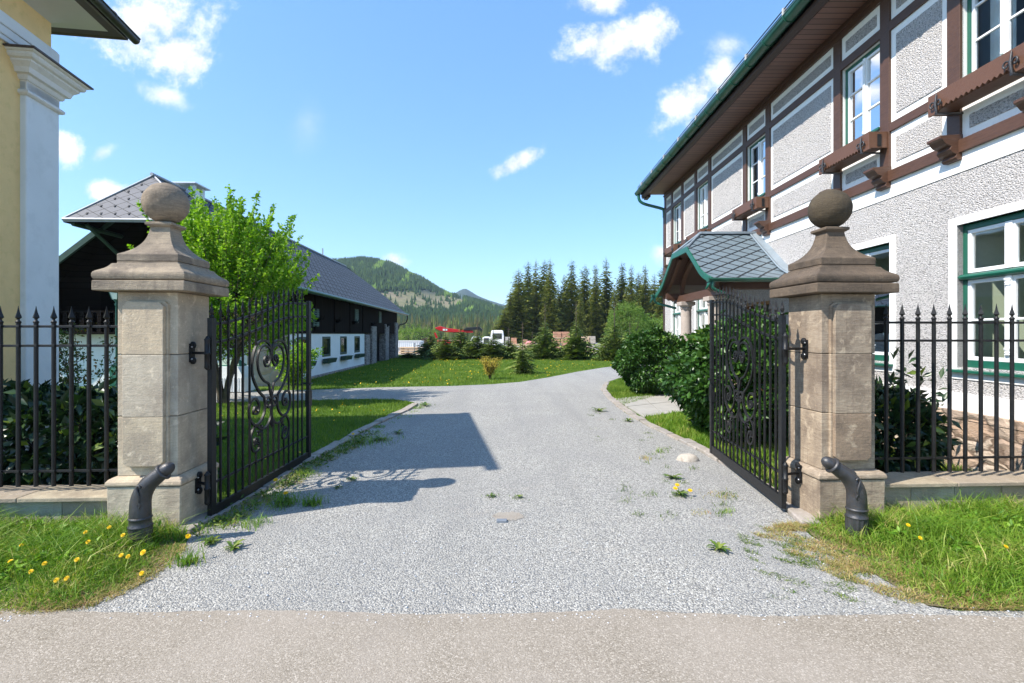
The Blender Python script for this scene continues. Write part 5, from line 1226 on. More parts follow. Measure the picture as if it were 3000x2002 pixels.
rp = [(2.15, 4.75), (2.9, 4.95), (3.5, 4.4), (3.9, 3.9), (4.3, 3.6), (6.4, 3.55), (6.4, YR - .01), (2.75, YR + .05), (2.55, 3.55), (2.35, 3.9)]
o2 = grass_patch('dry_grass', rp, 36000, .012, .065, .0028, M['dry_grass'], 14, keep=lambda p, g: (vnoise(p, .14, 9) + .35 * np.clip((p[:, 0] - 2.3) / 1.3 - .25, -.4, 1) > .44), lean=1.8)
tag(o2, 'dry brownish grass creeping over the right edge of the gravel', 'dry grass')
mp = [(1.75, 3.5), (2.9, 3.4), (2.9, 4.9), (2.1, 4.9)]
o3 = grass_patch('moss_weeds', mp, 12000, .008, .032, .0035, M['weed'], 15, keep=lambda p, g: (vnoise(p, .12, 21) + vnoise(p, .4, 5) * .35 > .80), lean=2.2)
tag(o3, 'low green weeds creeping across the gravel by the right pillar', 'weeds')

# broad leaved herbs among the verge grass, and scruffy soil at the gravel edges
def herbs(name, poly, n, z, m, seed, label, L=.06):
    g = np.random.default_rng(seed); c = scatter(poly, n, g); P = np.repeat(c, 7, 0) + g.normal(0, .035, (n * 7, 2)); k = len(P)
    h = g.uniform(.2, 1, k) * z; P = np.concatenate([P, h[:, None]], 1); D = g.normal(0, .7, (k, 3)); D[:, 2] = np.abs(D[:, 2]) * .5 + .1
    V, Fc = leaves(P, D, L * g.uniform(.5, 1.3, k), L * .42, g, .5); tag(raw_obj(name, V, Fc, M[m], base=(poly[0][0], poly[0][1], 0)), label, 'herbs', kind='stuff')
inL = [(-6.4, YR + .25), (-3.9, YR + .2), (-3.2, 3.9), (-3.0, 4.45), (-3.8, 4.6), (-6.4, 4.6)]; inR = [(6.4, YR + .2), (4.5, YR + .2), (3.6, 3.9), (3.1, 4.5), (3.7, 4.9), (6.4, 5.0)]
herbs('verge_herbs', inL, 420, .12, 'herb', 16, 'broad leaved herbs among the grass of the left verge')
herbs('verge_herbs', inR, 480, .13, 'herb', 17, 'broad leaved herbs among the grass of the right verge')
# lawns inside the gate
lawnL = [G(560, 1565)] + kerbL[1:] + lawn_tip[1:-1] + [(-9, 13.0), (-9, 5.5), (-3.4, 5.4)]
lawnLs = [(p[0] - .17, p[1]) for p in kerbL[1:]] + [(p[0] - .05, p[1] - .05) for p in lawn_tip[1:-1]] + [(-10.5, 13.15), (-10.5, 5.4), (-3.1, 5.4), (-3.0, 5.0)]
tag(grass_patch('lawn_grass', lawnLs, 62000, .035, .085, .0042, M['grass'], 21), 'mown green grass behind the left gate leaf', 'lawn')
up_poly = [(p[0], p[1] + .04) for p in upper] + [(8.5, 36), (5, 38), (-8.9, 39.5), (-8.0, 20), (-7.85, 18), (-8.3, 16.2)]
up_poly = [(-16, upper[0][1] + .05)] + up_poly[:] + [(-16, 16.2)]
tag(grass_patch('lawn_grass', up_poly, 78000, .04, .10, .0085, M['grass'], 22), 'mown green grass dotted with dandelions in front of the conifers', 'lawn')
gR1 = [(p[0] + .17, p[1]) for p in kerbR[:6]] + [pa[1], (5.3, 15.6), (5.2, 24)]
gR2 = [pa[3]] + [(p[0] + .19, p[1]) for p in kerbR[7:-1]] + [(2.9, 5.6), (5.9, 5.4), (5.9, 11.0), (4.0, 11.0), pa[2]]
tag(grass_patch('lawn_grass', gR1, 14000, .04, .11, .006, M['grass'], 23), 'grass strip under the far round laurel bush', 'lawn')
tag(grass_patch('lawn_grass', gR2, 30000, .04, .15, .005, M['grass_near'], 24), 'grass strip under the near laurel bush beside the right gate', 'lawn')

# dandelions in the lawns are far too many to count; the near ones are plants of their own
def discs(P, r, g, tilt=.4):
    n = len(P); k = 7; a = np.linspace(0, 2 * np.pi, k, endpoint=False)
    t = g.normal(0, tilt, (n, 2)); ring = np.stack([np.cos(a), np.sin(a)], 1)
    V = P[:, None, :] + np.concatenate([np.repeat(ring[None] * r, n, 0), ((ring[None] * t[:, None, :]).sum(2) * r)[..., None]], 2)
    return V.reshape(-1, 3), np.arange(n * k).reshape(n, k)
def flower_field(name, poly, n, z, r, seed, label, thr=.55):
    g = np.random.default_rng(seed); p = scatter(poly, n, g); p = p[vnoise(p, 1.6, seed) + vnoise(p, .6, seed + 3) * .3 > thr]
    P = np.concatenate([p, g.uniform(z * .6, z, (len(p), 1))], 1); V, Fc = discs(P, r, g, .5)
    o = raw_obj(name, V, Fc, M['petal'], base=(poly[0][0], poly[0][1], 0)); tag(o, label, 'flowers', kind='stuff')
flower_field('dandelion_flowers', up_poly[3:], 900, .10, .022, 31, 'yellow dandelion heads scattered over the far lawn', .62)
flower_field('dandelion_flowers', lawnLs, 160, .10, .017, 32, 'yellow dandelion heads in the lawn behind the left gate', .55)

def rosette(mb, c, r, n, g, up=.35, toothed=True):
    """flat rosette of toothed leaves as a mesh"""
    for i in range(n):
        a = 2 * math.pi * i / n + g.uniform(-.3, .3); L = r * g.uniform(.6, 1.1); e = up * g.uniform(.3, 1.5)
        d = Vector((math.cos(a), math.sin(a), 0)); s = Vector((-d.y, d.x, 0)); P = []; k = 7
        rs = []
        for j in range(k + 1):
            t = j / k; w = L * .13 * math.sin(math.pi * min(1, t * .9 + .1)) * (1.35 if (j % 2 and toothed) else .7) + .002
            q = Vector(c) + d * L * t + Vector((0, 0, L * e * math.sin(t * 2.2)))
            rs.append([tuple(q - s * w + Vector((0, 0, w * .3))), tuple(q), tuple(q + s * w + Vector((0, 0, w * .3)))])
        mb.rings(rs, close=False, smooth=False, cap=False)
def dandelion_head(mb, c, r, g, tilt):
    n = 26
    for layer, (k, rr, zz) in enumerate(((18, 1.0, 0), (14, .78, .25), (9, .45, .38))):
        for i in range(k):
            a = 2 * math.pi * i / k + layer * .3; d = Vector((math.cos(a), math.sin(a), 0)); s = Vector((-d.y, d.x, 0)) * r * .14
            p0 = Vector((0, 0, zz * r * .3)) + d * r * .12; p1 = Vector((0, 0, zz * r)) + d * r * rr
            q = [p0 - s, p0 + s, p1 + s * .8, p1 - s * .8]
            mb.poly([tuple(Vector(c) + tilt @ v) for v in q])
def dandelion(x, y, h, lx, ly, r=.0175, seed=0, label=None, leafy=0, name='dandelion'):
    g = random.Random(seed); R_ = root(name, label or 'single yellow dandelion flower in the verge grass by the left pillar', 'dandelion', (x, y, 0), 0, 'dandelions in the left verge' if label is None else None)
    T = Vector((lx, ly, h)); ax = Vector((lx * 1.5 + g.uniform(-.05, .05), -.12 - g.uniform(0, .1), h + .05)).normalized(); tilt = ax.to_track_quat('Z', 'Y').to_matrix()
    mb = MB(); P = smooth_curve([(x, y, 0), (x + lx * .3, y + ly * .3, h * .55), (x + lx, y + ly, h)], 4); mb.tube(P, .0028, 5); mesh_obj('stem', mb, M['weed'], R_)
    mb = MB(); dandelion_head(mb, (x + lx, y + ly, h), r, g, tilt); mesh_obj('flower', mb, M['petal'], R_)
    if leafy: mb = MB(); rosette(mb, (x, y, .01), leafy, 9, g, .4); mesh_obj('leaf', mb, M['weed'], R_)
heads = [(320, 1545, .17), (360, 1568, .17), (258, 1588, .15), (62, 1598, .14), (30, 1645, .13), (225, 1640, .13), (130, 1652, .12), (355, 1627, .11), (375, 1631, .1), (90, 1675, .1), (165, 1700, .09), (415, 1680, .06), (195, 1735 - 40, .08), (250, 1560, .16)]
for i, (x, y, h) in enumerate(heads):
    gx, gy = G(x, y, h); dandelion(gx - .01, gy + .01, h, .01, -.01, seed=i)
dandelion(*G(432, 1665), .13, -.02, -.02, .022, 40, 'large yellow dandelion flower right in front of the left guard post')
dandelion(*G(500, 1690 - 40), .20, .12, .03, .021, 41, 'dandelion on a long leaning stem between left guard post and pillar')
for i, (x, y, h, l) in enumerate([(2655, 1537, .2, 'dandelion in the right verge nearest the low wall'), (2690, 1575, .15, 'dandelion in the middle of the right verge grass'), (2940, 1600, .16, 'dandelion farthest to the right in the right verge')]):
    gx, gy = G(x, y, h); dandelion(gx, gy, h, .01, -.01, .017, 60 + i, l)

def tuft(name, label, x, y, r, h, n, seed, m='grass_near', flowers=(), cat='weed', leafr=0, group=None):
    g = np.random.default_rng(seed); a = g.uniform(0, 6.28, n); q = r * np.sqrt(g.uniform(0, 1, n)) * np.where(g.uniform(0, 1, n) < .3, 1.5, .8); h = h * .8
    P = np.stack([x + q * np.cos(a), y + q * np.sin(a), np.full(n, -.003)], 1)
    V, Fc = blades(P, h * g.uniform(.4, 1.1, n), .0032, g, 1.0, .6)
    o = root(name, label, cat, (x, y, 0), 0, group); raw_obj('blades', V, Fc, M[m], parent=o)
    rr = random.Random(seed)
    if leafr: mb = MB(); rosette(mb, (x, y, .004), leafr, 11, rr, .3); mesh_obj('leaf', mb, M['weed'], o)
    for fx, fy, fh in flowers:
        mb = MB(); mb.tube([(x, y, 0), (x + fx, y + fy, fh)], .003, 5); mesh_obj('stem', mb, M['weed'], o)
        mb = MB(); dandelion_head(mb, (x + fx, y + fy, fh), .026, rr, Vector((0, -.4, 1)).to_track_quat('Z', 'Y').to_matrix()); mesh_obj('flower', mb, M['petal'], o)
T_ = [('dandelion_clump', 'leafy dandelion clump with two yellow flowers on the gravel right of centre', *G(1992, 1452), .11, .05, 60, dict(flowers=[(-.06, -.03, .09), (.10, -.04, .07), (-.02, .03, .11)], leafr=.13, m='weed')),
      ('dandelion_clump', 'tall dandelion clump with yellow flowers beside the left gate leaf', *G(835, 1478), .16, .22, 130, dict(flowers=[(-.10, 0, .26), (.02, -.03, .13)], leafr=.15, m='grass_near')),
      ('grass_tuft', 'tall grass tuft in the shadow tip beside the left gate clump', *G(915, 1478), .12, .17, 120, dict(leafr=.10)),
      ('grass_tuft', 'fine grass tuft at the foot of the left gate hinge', *G(740, 1538), .13, .13, 110, dict()),
      ('grass_tuft', 'grass tuft in the sun just past the left gate leaf end', *G(893, 1392), .14, .12, 110, dict()),
      ('weed_patch', 'wide weed patch with one dandelion on the left kerb in the roof shadow', *G(1052, 1300), .40, .13, 260, dict(flowers=[(-.1, 0, .16)], leafr=.2)),
      ('weed_patch', 'second weed patch behind on the left kerb', *G(1110, 1290), .3, .12, 160, dict(leafr=.16)),
      ('flat_weed', 'toothed weed with pale leaves flat on the gravel near the left pillar', *G(682, 1608), .05, .03, 20, dict(leafr=.11, m='weed')),
      ('flat_weed', 'spiky weed on the gravel behind the flowering clump', *G(1972, 1402), .08, .06, 40, dict(leafr=.13, m='weed')),
      ('flat_weed', 'dark green weed flat on the gravel in front of the right gate', *G(2105, 1612), .05, .02, 20, dict(leafr=.11, m='weed')),
      ('grass_tuft', 'small tuft by the right kerb left of the pale boulder', *G(1935, 1325), .10, .10, 50, dict()),
      ('grass_tuft', 'sparse tuft behind the pale boulder', *G(1890, 1345), .12, .08, 50, dict(m='dry_grass')),
      ('flat_weed', 'green weed on the gravel before the slab path', *G(1840, 1235), .12, .05, 40, dict(leafr=.13, m='weed')),
      ('flat_weed', 'weed at the kerb corner where the slab path meets the drive', *G(1755, 1205), .2, .05, 60, dict(leafr=.2, m='weed')),
      ('flat_weed', 'tiny weed beside the sandy patch in the middle of the drive', *G(1440, 1455), .08, .04, 40, dict(leafr=.06, m='weed')),
      ('flat_weed', 'small weed above the sandy patch in the middle of the drive', *G(1520, 1458), .10, .03, 50, dict(leafr=.05, m='weed')),
      ('grass_tuft', 'grass tuft rising between left pillar plinth and gravel', *G(550, 1650), .10, .18, 90, dict(leafr=.09)),
      ('flat_weed', 'broad leaved weed at the inner corner of the left pillar', *G(618, 1590), .07, .12, 30, dict(leafr=.12, m='weed')),
      ('grass_tuft', 'yellowish tuft on the gravel in front of the right gate leaf', *G(2110, 1450), .18, .05, 90, dict(m='dry_grass')),
      ('grass_tuft', 'short green tuft between the two right gravel tufts', *G(2125, 1500), .08, .06, 50, dict()),
      ('grass_tuft', 'flat brown tuft on the gravel left of the right gate foot', *G(2060, 1505), .09, .04, 40, dict(m='dry_grass')),
      ('flat_weed', 'weed at the tip of the left lawn beside the drive', *G(1245, 1190), .5, .05, 120, dict(leafr=.2, m='weed')),
      ('flat_weed', 'small weed inside the roof shadow on the drive', *G(1165, 1270), .15, .04, 40, dict(leafr=.13, m='weed')),
      ('flat_weed', 'small sunlit weed inside the gate shadow on the drive', *G(1030, 1405), .1, .04, 40, dict(leafr=.08, m='weed')),
      ('flat_weed', 'second small weed near the gate shadow on the drive', *G(990, 1430), .08, .04, 30, dict(leafr=.07, m='weed'))]
for i, (nm, lb, x, y, r_, h, n, kw) in enumerate(T_): tuft(nm, lb, x, y, r_, h, n, 100 + i, **kw)

# small scattered weeds over the right half of the drive
g = np.random.default_rng(77); px_ = np.array([G(*p) for p in zip(g.uniform(1690, 2250, 70), g.uniform(1190, 1520, 70))]); xs = []
for p in px_:
    edge_x = np.interp(p[1], [5.0, 7.6, 8.9, 11.4, 15.3, 17.0], [2.55, 2.6, 2.75, 3.1, 2.8, 2.9])
    if p[0] < edge_x - .05 and p[0] > edge_x - 1.4: xs.append(p)
P = []; 
for p in xs:
    k = g.integers(8, 30); a = g.normal(0, .045, (k, 2)); P.append(np.concatenate([p[None] + a, np.zeros((k, 1))], 1))
P = np.concatenate(P); V, Fc = blades(P, g.uniform(.01, .05, len(P)), .0035, g, 1.6, .6)
tag(raw_obj('gravel_weeds', V, Fc, M['weed'], base=(2, 8, 0)), 'tiny weeds sprinkled over the right side of the gravel drive', 'weeds', kind='stuff')
P = []
for (a, b) in zip(kerbL[:-1], kerbL[1:]):
    for _ in range(7):
        t = g.uniform(); c = np.array([a[0] * (1 - t) + b[0] * t + .05 + abs(g.normal(0, .12)), a[1] * (1 - t) + b[1] * t]); k = g.integers(6, 40); P.append(np.concatenate([c[None] + g.normal(0, .06, (k, 2)), np.zeros((k, 1))], 1))
P = np.concatenate(P); V, Fc = blades(P, g.uniform(.015, .07, len(P)), .0035, g, 1.4, .6)
tag(raw_obj('kerb_weeds', V, Fc, M['grass_near'], base=(-2, 8, 0)), 'sparse weeds along the left kerb of the gravel drive', 'weeds', kind='stuff')
sheet('sandy_patch', blob(G(1490, 1512), .15, .12, 40, .16, 3), 0.0, M['sand'])

kp = [(p[0] + .02, p[1]) for p in kerbL[:8]] + [(p[0] + .28, p[1] - .1) for p in reversed(kerbL[:8])]
herbs('kerb_herbs', kp, 130, .05, 'weed', 18, 'small leafy weeds at the foot of the left kerb', .05)
tag(grass_patch('kerb_dry_grass', kp, 5200, .01, .05, .003, M['dry_grass'], 19, keep=lambda p, g: vnoise(p, .2, 3) > .5, lean=1.8), 'dry grass and moss along the left kerb inside the gate', 'dry grass')
# loose stones, boulder, slab chip
def rock(name, label, x, y, sx, sy, sz, seed, m='rock'):
    rr = random.Random(seed); mb = MB(); n, k = 18, 9; rs = []
    for i in range(k + 1):
        a = math.pi * (i / k * .5) ; rad = math.cos(a) ** .6 if i < k else .03
        rs.append([(x + sx * rad * math.cos(2 * math.pi * j / n) * (1 + .08 * math.sin(j * .7 + seed) + .02 * rr.uniform(-1, 1)), y + sy * rad * math.sin(2 * math.pi * j / n) * (1 + .07 * math.cos(j * .7 + seed)), -.02 + (sz + .02) * math.sin(a) * (1 + .08 * rr.uniform(-1, 1))) for j in range(n)])
    mb.rings(rs); o = mesh_obj(name, mb, M[m]); tag(o, label, 'stone'); return o
rock('boulder', 'pale rounded boulder on the gravel by the right kerb', *G(2015, 1348), .155, .11, .085, 3)
c = G(1470, 1528); mb = MB(); mb.box(c[0] - .05, c[0] + .05, c[1] - .03, c[1] + .03, -.01, .018); tag(mesh_obj('flat_stone', mb, M['grey_chip'] if 'grey_chip' in M else M['castiron'], bevel=.006), 'small dark flat stone in the middle of the drive', 'stone')
g = np.random.default_rng(5); mb = MB(); rr = random.Random(9)
for k in range(520):
    x = rr.uniform(-3.6, 4.2); y = YR + abs(rr.gauss(0, .9)) if k < 360 else YR - abs(rr.gauss(0, .05)); s = rr.uniform(.004, .009)
    if y > 4.6 or (k < 360 and abs(x - .3) > 3.4 - (y - YR)): continue
    mb.sphere((x, y, .002), s, 5, 3, sq=(1, rr.uniform(.6, 1), .7))
tag(mesh_obj('loose_pebbles', mb, M['pebble'] if 'pebble' in M else M['grey_conc']), 'loose pebbles lying along the edge of the gravel', 'pebbles', kind='stuff')

# ------------------------------------------------------------------ shrubs
def bush(name, label, c, rad, h, n, L, W, m, seed, cat='shrub', box=.0, stems=6, sprays=30, group=None):
    """rounded shrub: leaves over and inside an irregular shell; c=(x,y)"""
    g = np.random.default_rng(seed)
    o = root(name, label, cat, (c[0], c[1], 0), 0, group)
    u = g.normal(size=(n, 3)); u /= np.linalg.norm(u, axis=1, keepdims=True)
    if box: u = np.sign(u) * np.abs(u) ** (1 - box); u /= np.maximum(np.linalg.norm(u, axis=1, keepdims=True), 1e-6) ** (1 - box * .7)
    lump = 1 + .10 * np.sin(u[:, 0] * 7 + seed) * np.cos(u[:, 2] * 6) + .08 * np.sin(u[:, 1] * 9 + 2 * u[:, 2] * 5) + .05 * np.sin(u[:, 0] * 17 + u[:, 2] * 13)
    r = lump * (1 - np.abs(g.normal(0, .09, n)))
    P = u * r[:, None] * np.array([rad[0], rad[1], h / 2]); P[:, 2] += h / 2; P[:, 2] = np.maximum(P[:, 2], g.uniform(.02, .25, n)); P[:, 0] += c[0]; P[:, 1] += c[1]
    D = u * .6 + g.normal(0, .55, (n, 3)) + np.array([0, 0, -.12])
    V, Fc = leaves(P, D, L * g.uniform(.6, 1.2, n), W * g.uniform(.7, 1.15, n), g)
    # upright sprays sticking out of the outline
    SP = []
    for _ in range(sprays):
        v = g.normal(size=3); v[2] = abs(v[2]); v /= np.linalg.norm(v); b = np.array([c[0], c[1], h / 2]) + v * np.array([rad[0], rad[1], h / 2]) * .92
        k = 9; t = g.uniform(0, 1, k)[:, None]; SP.append(b + (v * .5 + np.array([0, 0, .7])) * t * L * 2.6)
    if SP:
        SP = np.concatenate(SP); D2 = g.normal(0, .7, (len(SP), 3)) + np.array([0, 0, .6]); V2, F2 = leaves(SP, D2, L * .95, W * .9, g); Fc = np.concatenate([Fc, F2 + len(V)]); V = np.concatenate([V, V2])
    raw_obj('foliage', V, Fc, M[m], parent=o)
    mb = MB()
    for k in range(stems):
        a = k * 2.4; mb.tube(smooth_curve([(c[0] + .1 * math.cos(a), c[1] + .1 * math.sin(a), -.03), (c[0] + rad[0] * .35 * math.cos(a), c[1] + rad[1] * .35 * math.sin(a), h * .4), (c[0] + rad[0] * .6 * math.cos(a + .3), c[1] + rad[1] * .6 * math.sin(a + .3), h * .8)], 3), [.022 - .002 * i for i in range(7)], 5)
    mesh_obj('stems', mb, M['darkbark'], o)
    return o
bush('laurel_bush', 'round dark green laurel bush beside the drive before the porch', (4.22, 15.6), (.98, .95), 1.88, 16000, .125, .07, 'laurel', 51, sprays=16)
bush('laurel_bush', 'large glossy laurel bush behind the right gate leaf', (4.12, 9.0), (1.22, 1.42), 2.0, 18500, .135, .075, 'laurel', 52, sprays=20)
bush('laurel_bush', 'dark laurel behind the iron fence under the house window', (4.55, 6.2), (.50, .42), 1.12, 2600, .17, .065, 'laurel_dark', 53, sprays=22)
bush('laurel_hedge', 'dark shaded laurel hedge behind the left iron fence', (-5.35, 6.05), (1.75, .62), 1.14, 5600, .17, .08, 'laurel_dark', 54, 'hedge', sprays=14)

def wispy(name, label, c, h, r, n, m, seed, L=.05, cat='shrub', stems=9):
    g = np.random.default_rng(seed); rr = random.Random(seed); o = root(name, label, cat, (c[0], c[1], 0)); mb = MB(); pts = []
    for k in range(stems):
        a = rr.uniform(0, 6.28); q = r * rr.uniform(.2, 1); hh = h * rr.uniform(.6, 1)
        C = smooth_curve([(c[0], c[1], -.02), (c[0] + q * .25 * math.cos(a), c[1] + q * .25 * math.sin(a), hh * .35), (c[0] + q * .7 * math.cos(a), c[1] + q * .7 * math.sin(a), hh * .75), (c[0] + q * math.cos(a), c[1] + q * math.sin(a), hh)], 5)
        mb.tube(C, [.014 - .012 * i / (len(C) - 1) for i in range(len(C))], 5); pts += C[4:]
        for j in range(5, len(C), 2):
            b = rr.uniform(0, 6.28); e = (C[j][0] + .3 * math.cos(b) * r, C[j][1] + .3 * math.sin(b) * r, C[j][2] + .12 * h * rr.uniform(-.3, 1)); mb.tube([C[j], e], [.006, .002], 4)
            for t in (.3, .6, .8, 1): pts.append(tuple(C[j][i] * (1 - t) + e[i] * t for i in range(3)))
    mesh_obj('stems', mb, M['darkbark'], o)
    Pt = np.array(pts); P = Pt[g.integers(0, len(Pt), n)] + g.normal(0, .07 * r + .02, (n, 3)) * np.array([1, 1, .7])
    V, Fc = leaves(P, g.normal(size=(n, 3)), L * g.uniform(.6, 1.3, n), L * .5, g); raw_obj('foliage', V, Fc, M[m], parent=o); return o
wispy('thin_shrub', 'thin shrub with reddish tips beside the white corner pilaster', (-7.75, 9.2), 2.05, .65, 1500, 'red_shrub', 55, .07)
wispy('corner_shrub', 'leafy shrub at the near corner of the barn', (-7.0, 16.4), 1.5, .75, 3000, 'maple', 56, .11, stems=16)
wispy('forsythia', 'yellow flowering forsythia bush on the far lawn', (-.90, 20.6), .86, .44, 2200, 'forsythia', 57, .055, stems=30)

# ------------------------------------------------------------------ maple in fresh leaf
def maple():
    g = np.random.default_rng(61); rr = random.Random(61); x, y = -7.55, 13.4
    o = root('maple_tree', 'bright green leafy maple between the left pillar and the barn', 'tree', (x, y, 0))
    mb = MB(); tips = []
    for k in range(6):
        a = k * 1.05 + .3; q = .55 + .35 * (k % 3); top = 2.0 + .35 * (k % 2)
        C = smooth_curve([(x + .06 * math.cos(a), y + .06 * math.sin(a), -.05), (x + .22 * math.cos(a) * q, y + .22 * math.sin(a), .6), (x + q * .7 * math.cos(a), y + q * .7 * math.sin(a), 1.4), (x + q * 1.05 * math.cos(a), y + q * 1.05 * math.sin(a), top)], 4)
        mb.tube(C, [.085 - .055 * i / (len(C) - 1) for i in range(len(C))], 8)
        for j in range(7, len(C)):
            for _ in range(4):
                b = rr.uniform(0, 6.28); L = rr.uniform(.5, 1.1); p = Vector(C[j]); e = p + Vector((math.cos(b) * L * .8, math.sin(b) * L * .8, L * rr.uniform(.35, 1.0)))
                mb.tube([tuple(p), tuple((p + e) / 2 + Vector((0, 0, -.05))), tuple(e)], [.022, .014, .006], 5); tips.append((p, e))
    mesh_obj('trunk', mb, M['bark'], o)
    # shoots fill an egg shaped crown and point up and outwards
    n = 560; u = g.normal(size=(n, 3)); u /= np.linalg.norm(u, axis=1, keepdims=True); rad = g.uniform(.25, 1, n) ** .5
    Cc = np.array([x + .12, y, 2.85]); E = u * rad[:, None] * np.array([1.75, 1.65, 1.75]) + Cc
    keep = E[:, 2] > 1.15; E = E[keep]; u = u[keep]
    mbs = MB(); PP, DD = [], []
    for e, v in zip(E, u):
        d = np.array([v[0] * .65, v[1] * .65, .95 + .25 * v[2]]); d /= np.linalg.norm(d); L = g.uniform(.45, .95) * (1.25 if v[2] > .5 else 1)
        if v[2] < -.2: d = np.array([v[0], v[1], .1]); d /= np.linalg.norm(d)
        m_ = int(90 * L); t = g.uniform(0, 1, m_)[:, None]
        PP.append(e + d * t * L + g.normal(0, .055, (m_, 3)) * (1.25 - t)); DD.append(g.normal(0, .8, (m_, 3)) + d * .5 + np.array([0, 0, -.1]))
        mbs.tube([tuple(e - d * .25), tuple(e + d * L * .9)], [.009, .003], 4)
    mesh_obj('twigs', mbs, M['bark'], o)
    P = np.concatenate(PP); D = np.concatenate(DD); V, Fc = leaves(P, D, .095 * g.uniform(.6, 1.25, len(P)), .066, g, .4)
    # low drooping skirts
    raw_obj('crown', V, Fc, M['maple'], parent=o)
maple()

# ------------------------------------------------------------------ conifers
def spruce_mesh(h, r, seed, whorls, per, droop=.25, sc=1.0, top=1.1, dens=1.0, flat=.8, pw=.85):
    """returns (V, F) for the needle mass, branches as flat sprays with notched outline"""
    g = np.random.default_rng(seed); Vs, Fs, nb = [], [], 0; z0 = h * .03
    for i in range(whorls):
        t = i / (whorls - 1); z = z0 + (h - z0) * t ** .92 * .97; R_ = r * (1 - t) ** pw + .05 * sc
        k = max(3, int(per * (1 - .45 * t)))
        for j in range(k):
            a = 2 * np.pi * (j + g.uniform(-.35, .35)) / k + i * 1.3; L = R_ * g.uniform(.62, 1.12); zz = z + g.uniform(-.4, .4) * h / whorls
            d = np.array([np.cos(a), np.sin(a), 0]); s = np.array([-d[1], d[0], 0]); m_ = max(4, int(9 * dens * (L / r) ** .5))
            dz = -droop * L * g.uniform(.6, 1.3) if t < .85 else L * .5
            for q in range(m_):
                f = (q + .5) / m_; c = d * L * f + np.array([0, 0, zz + dz * f ** 1.2 + .10 * L * np.sin(f * 3) + g.normal(0, .012 * h)])
                w = L * .34 * (1 - f * .55) * g.uniform(.6, 1.3)
                for sg in (-1, 1):
                    e = c + s * sg * w + d * w * .75 + np.array([0, 0, -w * g.uniform(.05, .6)])
                    b0 = c - d * w * .28; b1 = c + d * w * .30 + np.array([0, 0, w * .15])
                    Vs += [b0, e, b1, c + np.array([0, 0, -w * .40 * g.uniform(.2, 1)]) + d * w * .1 + s * sg * w * .35]; Fs += [(nb, nb + 1, nb + 2), (nb, nb + 3, nb + 1)]; nb += 4
    return np.array(Vs), np.array(Fs)
def spruce(name, label, h, r, seed, whorls, per, m, x, y, group, leader=0, **kw):
    o = root(name, label, 'tree', (x, y, 0), 0, group); V, Fc = spruce_mesh(h, r, seed, whorls, per, **kw)
    raw_obj('crown', V + np.array([x, y, 0]), Fc, M[m], parent=o)
    mb = MB(); mb.tube([(x, y, -.1), (x, y, h * .6), (x, y, h + leader)], [h * .012 + .01, h * .008 + .006, .008], 6)
    for k in range(3 if leader else 0):
        zz = h + leader * (.25 + .25 * k)
        for q in range(4): mb.tube([(x, y, zz), (x + .14 * leader * math.cos(q * 1.57 + k), y + .14 * leader * math.sin(q * 1.57 + k), zz + .12 * leader)], [.008, .004], 4)
    mesh_obj('trunk', mb, M['bark'], o); return o
def at(px, top_y, Y): return (px - 1500) / F * Y, CAMH + (980 - top_y) / F * Y
tall = [(1519, 785, 92), (1547, 761, 98), (1570, 757, 93), (1594, 759, 99), (1612, 753, 92), (1655, 801, 100), (1675, 757, 94), (1713, 773, 99), (1746, 769, 93), (1776, 750, 95), (1822, 763, 98), (1849, 771, 92), (1871, 793, 100), (1891, 771, 94), (1917, 797, 98), (1940, 780, 93), (1495, 850, 90), (1478, 905, 88), (1635, 830, 96), (1700, 850, 90), (1800, 840, 90), (1960, 800, 97), (1990, 790, 95)]
TG = 'tall spruces in the row behind the yard'
protos = []
for k, (h, r, s) in enumerate(((15.6, 3.1, 71), (15.6, 2.7, 72), (15.6, 3.5, 73))):
    protos.append((h, s, r))
names_ = ['leftmost and lowest', 'second from the left']
made = {}
tall.sort(key=lambda t: t[0])
ordn = ['first', 'second', 'third', 'fourth', 'fifth', 'sixth', 'seventh', 'eighth', 'ninth', 'tenth', 'eleventh', 'twelfth', 'thirteenth', 'fourteenth', 'fifteenth', 'sixteenth', 'seventeenth', 'eighteenth', 'nineteenth', 'twentieth', 'twenty-first', 'twenty-second', 'twenty-third']
for i, (px, ty, Y) in enumerate(tall):
    X, H = at(px, ty, Y); h0, s0, r0 = protos[i % 3]; lab = f'tall dark spruce behind the yard, {ordn[i]} from the left in the row'
    if i % 3 not in made: made[i % 3] = spruce('spruce_tree', lab, h0, r0, s0, 36, 10, 'spruce', X, Y, TG, droop=.42, dens=1.2, pw=.52); o = made[i % 3]; o.scale = (1, 1, H / h0)
    else: o = copy_tree(made[i % 3], (X, Y, 0), i * 1.1, (H / h0 * (1 if i % 2 else .88),) * 2 + (H / h0,), lab)
for i, px in enumerate(range(1512, 1950, 44)):
    X, H = at(px + (i % 3) * 6, 815 + (i * 37 % 40), 106); k = i % 3; h0 = protos[k][0]
    copy_tree(made[k], (X, 106, 0), i * 2.1 + .5, (H / h0 * 1.15, H / h0 * 1.15, H / h0), f'shorter spruce filling the back row of the wood, {ordn[i]} from the left')
YG = 'young spruces along the edge of the far lawn'
young = [(1196, 1030, 38.5, 1.0), (1262, 985, 39, 1.0), (1305, 990, 37, 1.15), (1350, 975, 38.5, 1.1), (1398, 985, 37.5, 1.1), (1445, 992, 37, 1.1), (1490, 1000, 38, 1.0), (1597, 960, 37, .95), (1688, 958, 36.5, 1.1), (1800, 960, 35.5, 1.2), (1560, 1005, 39, .8), (1845, 990, 38, 1.0)]
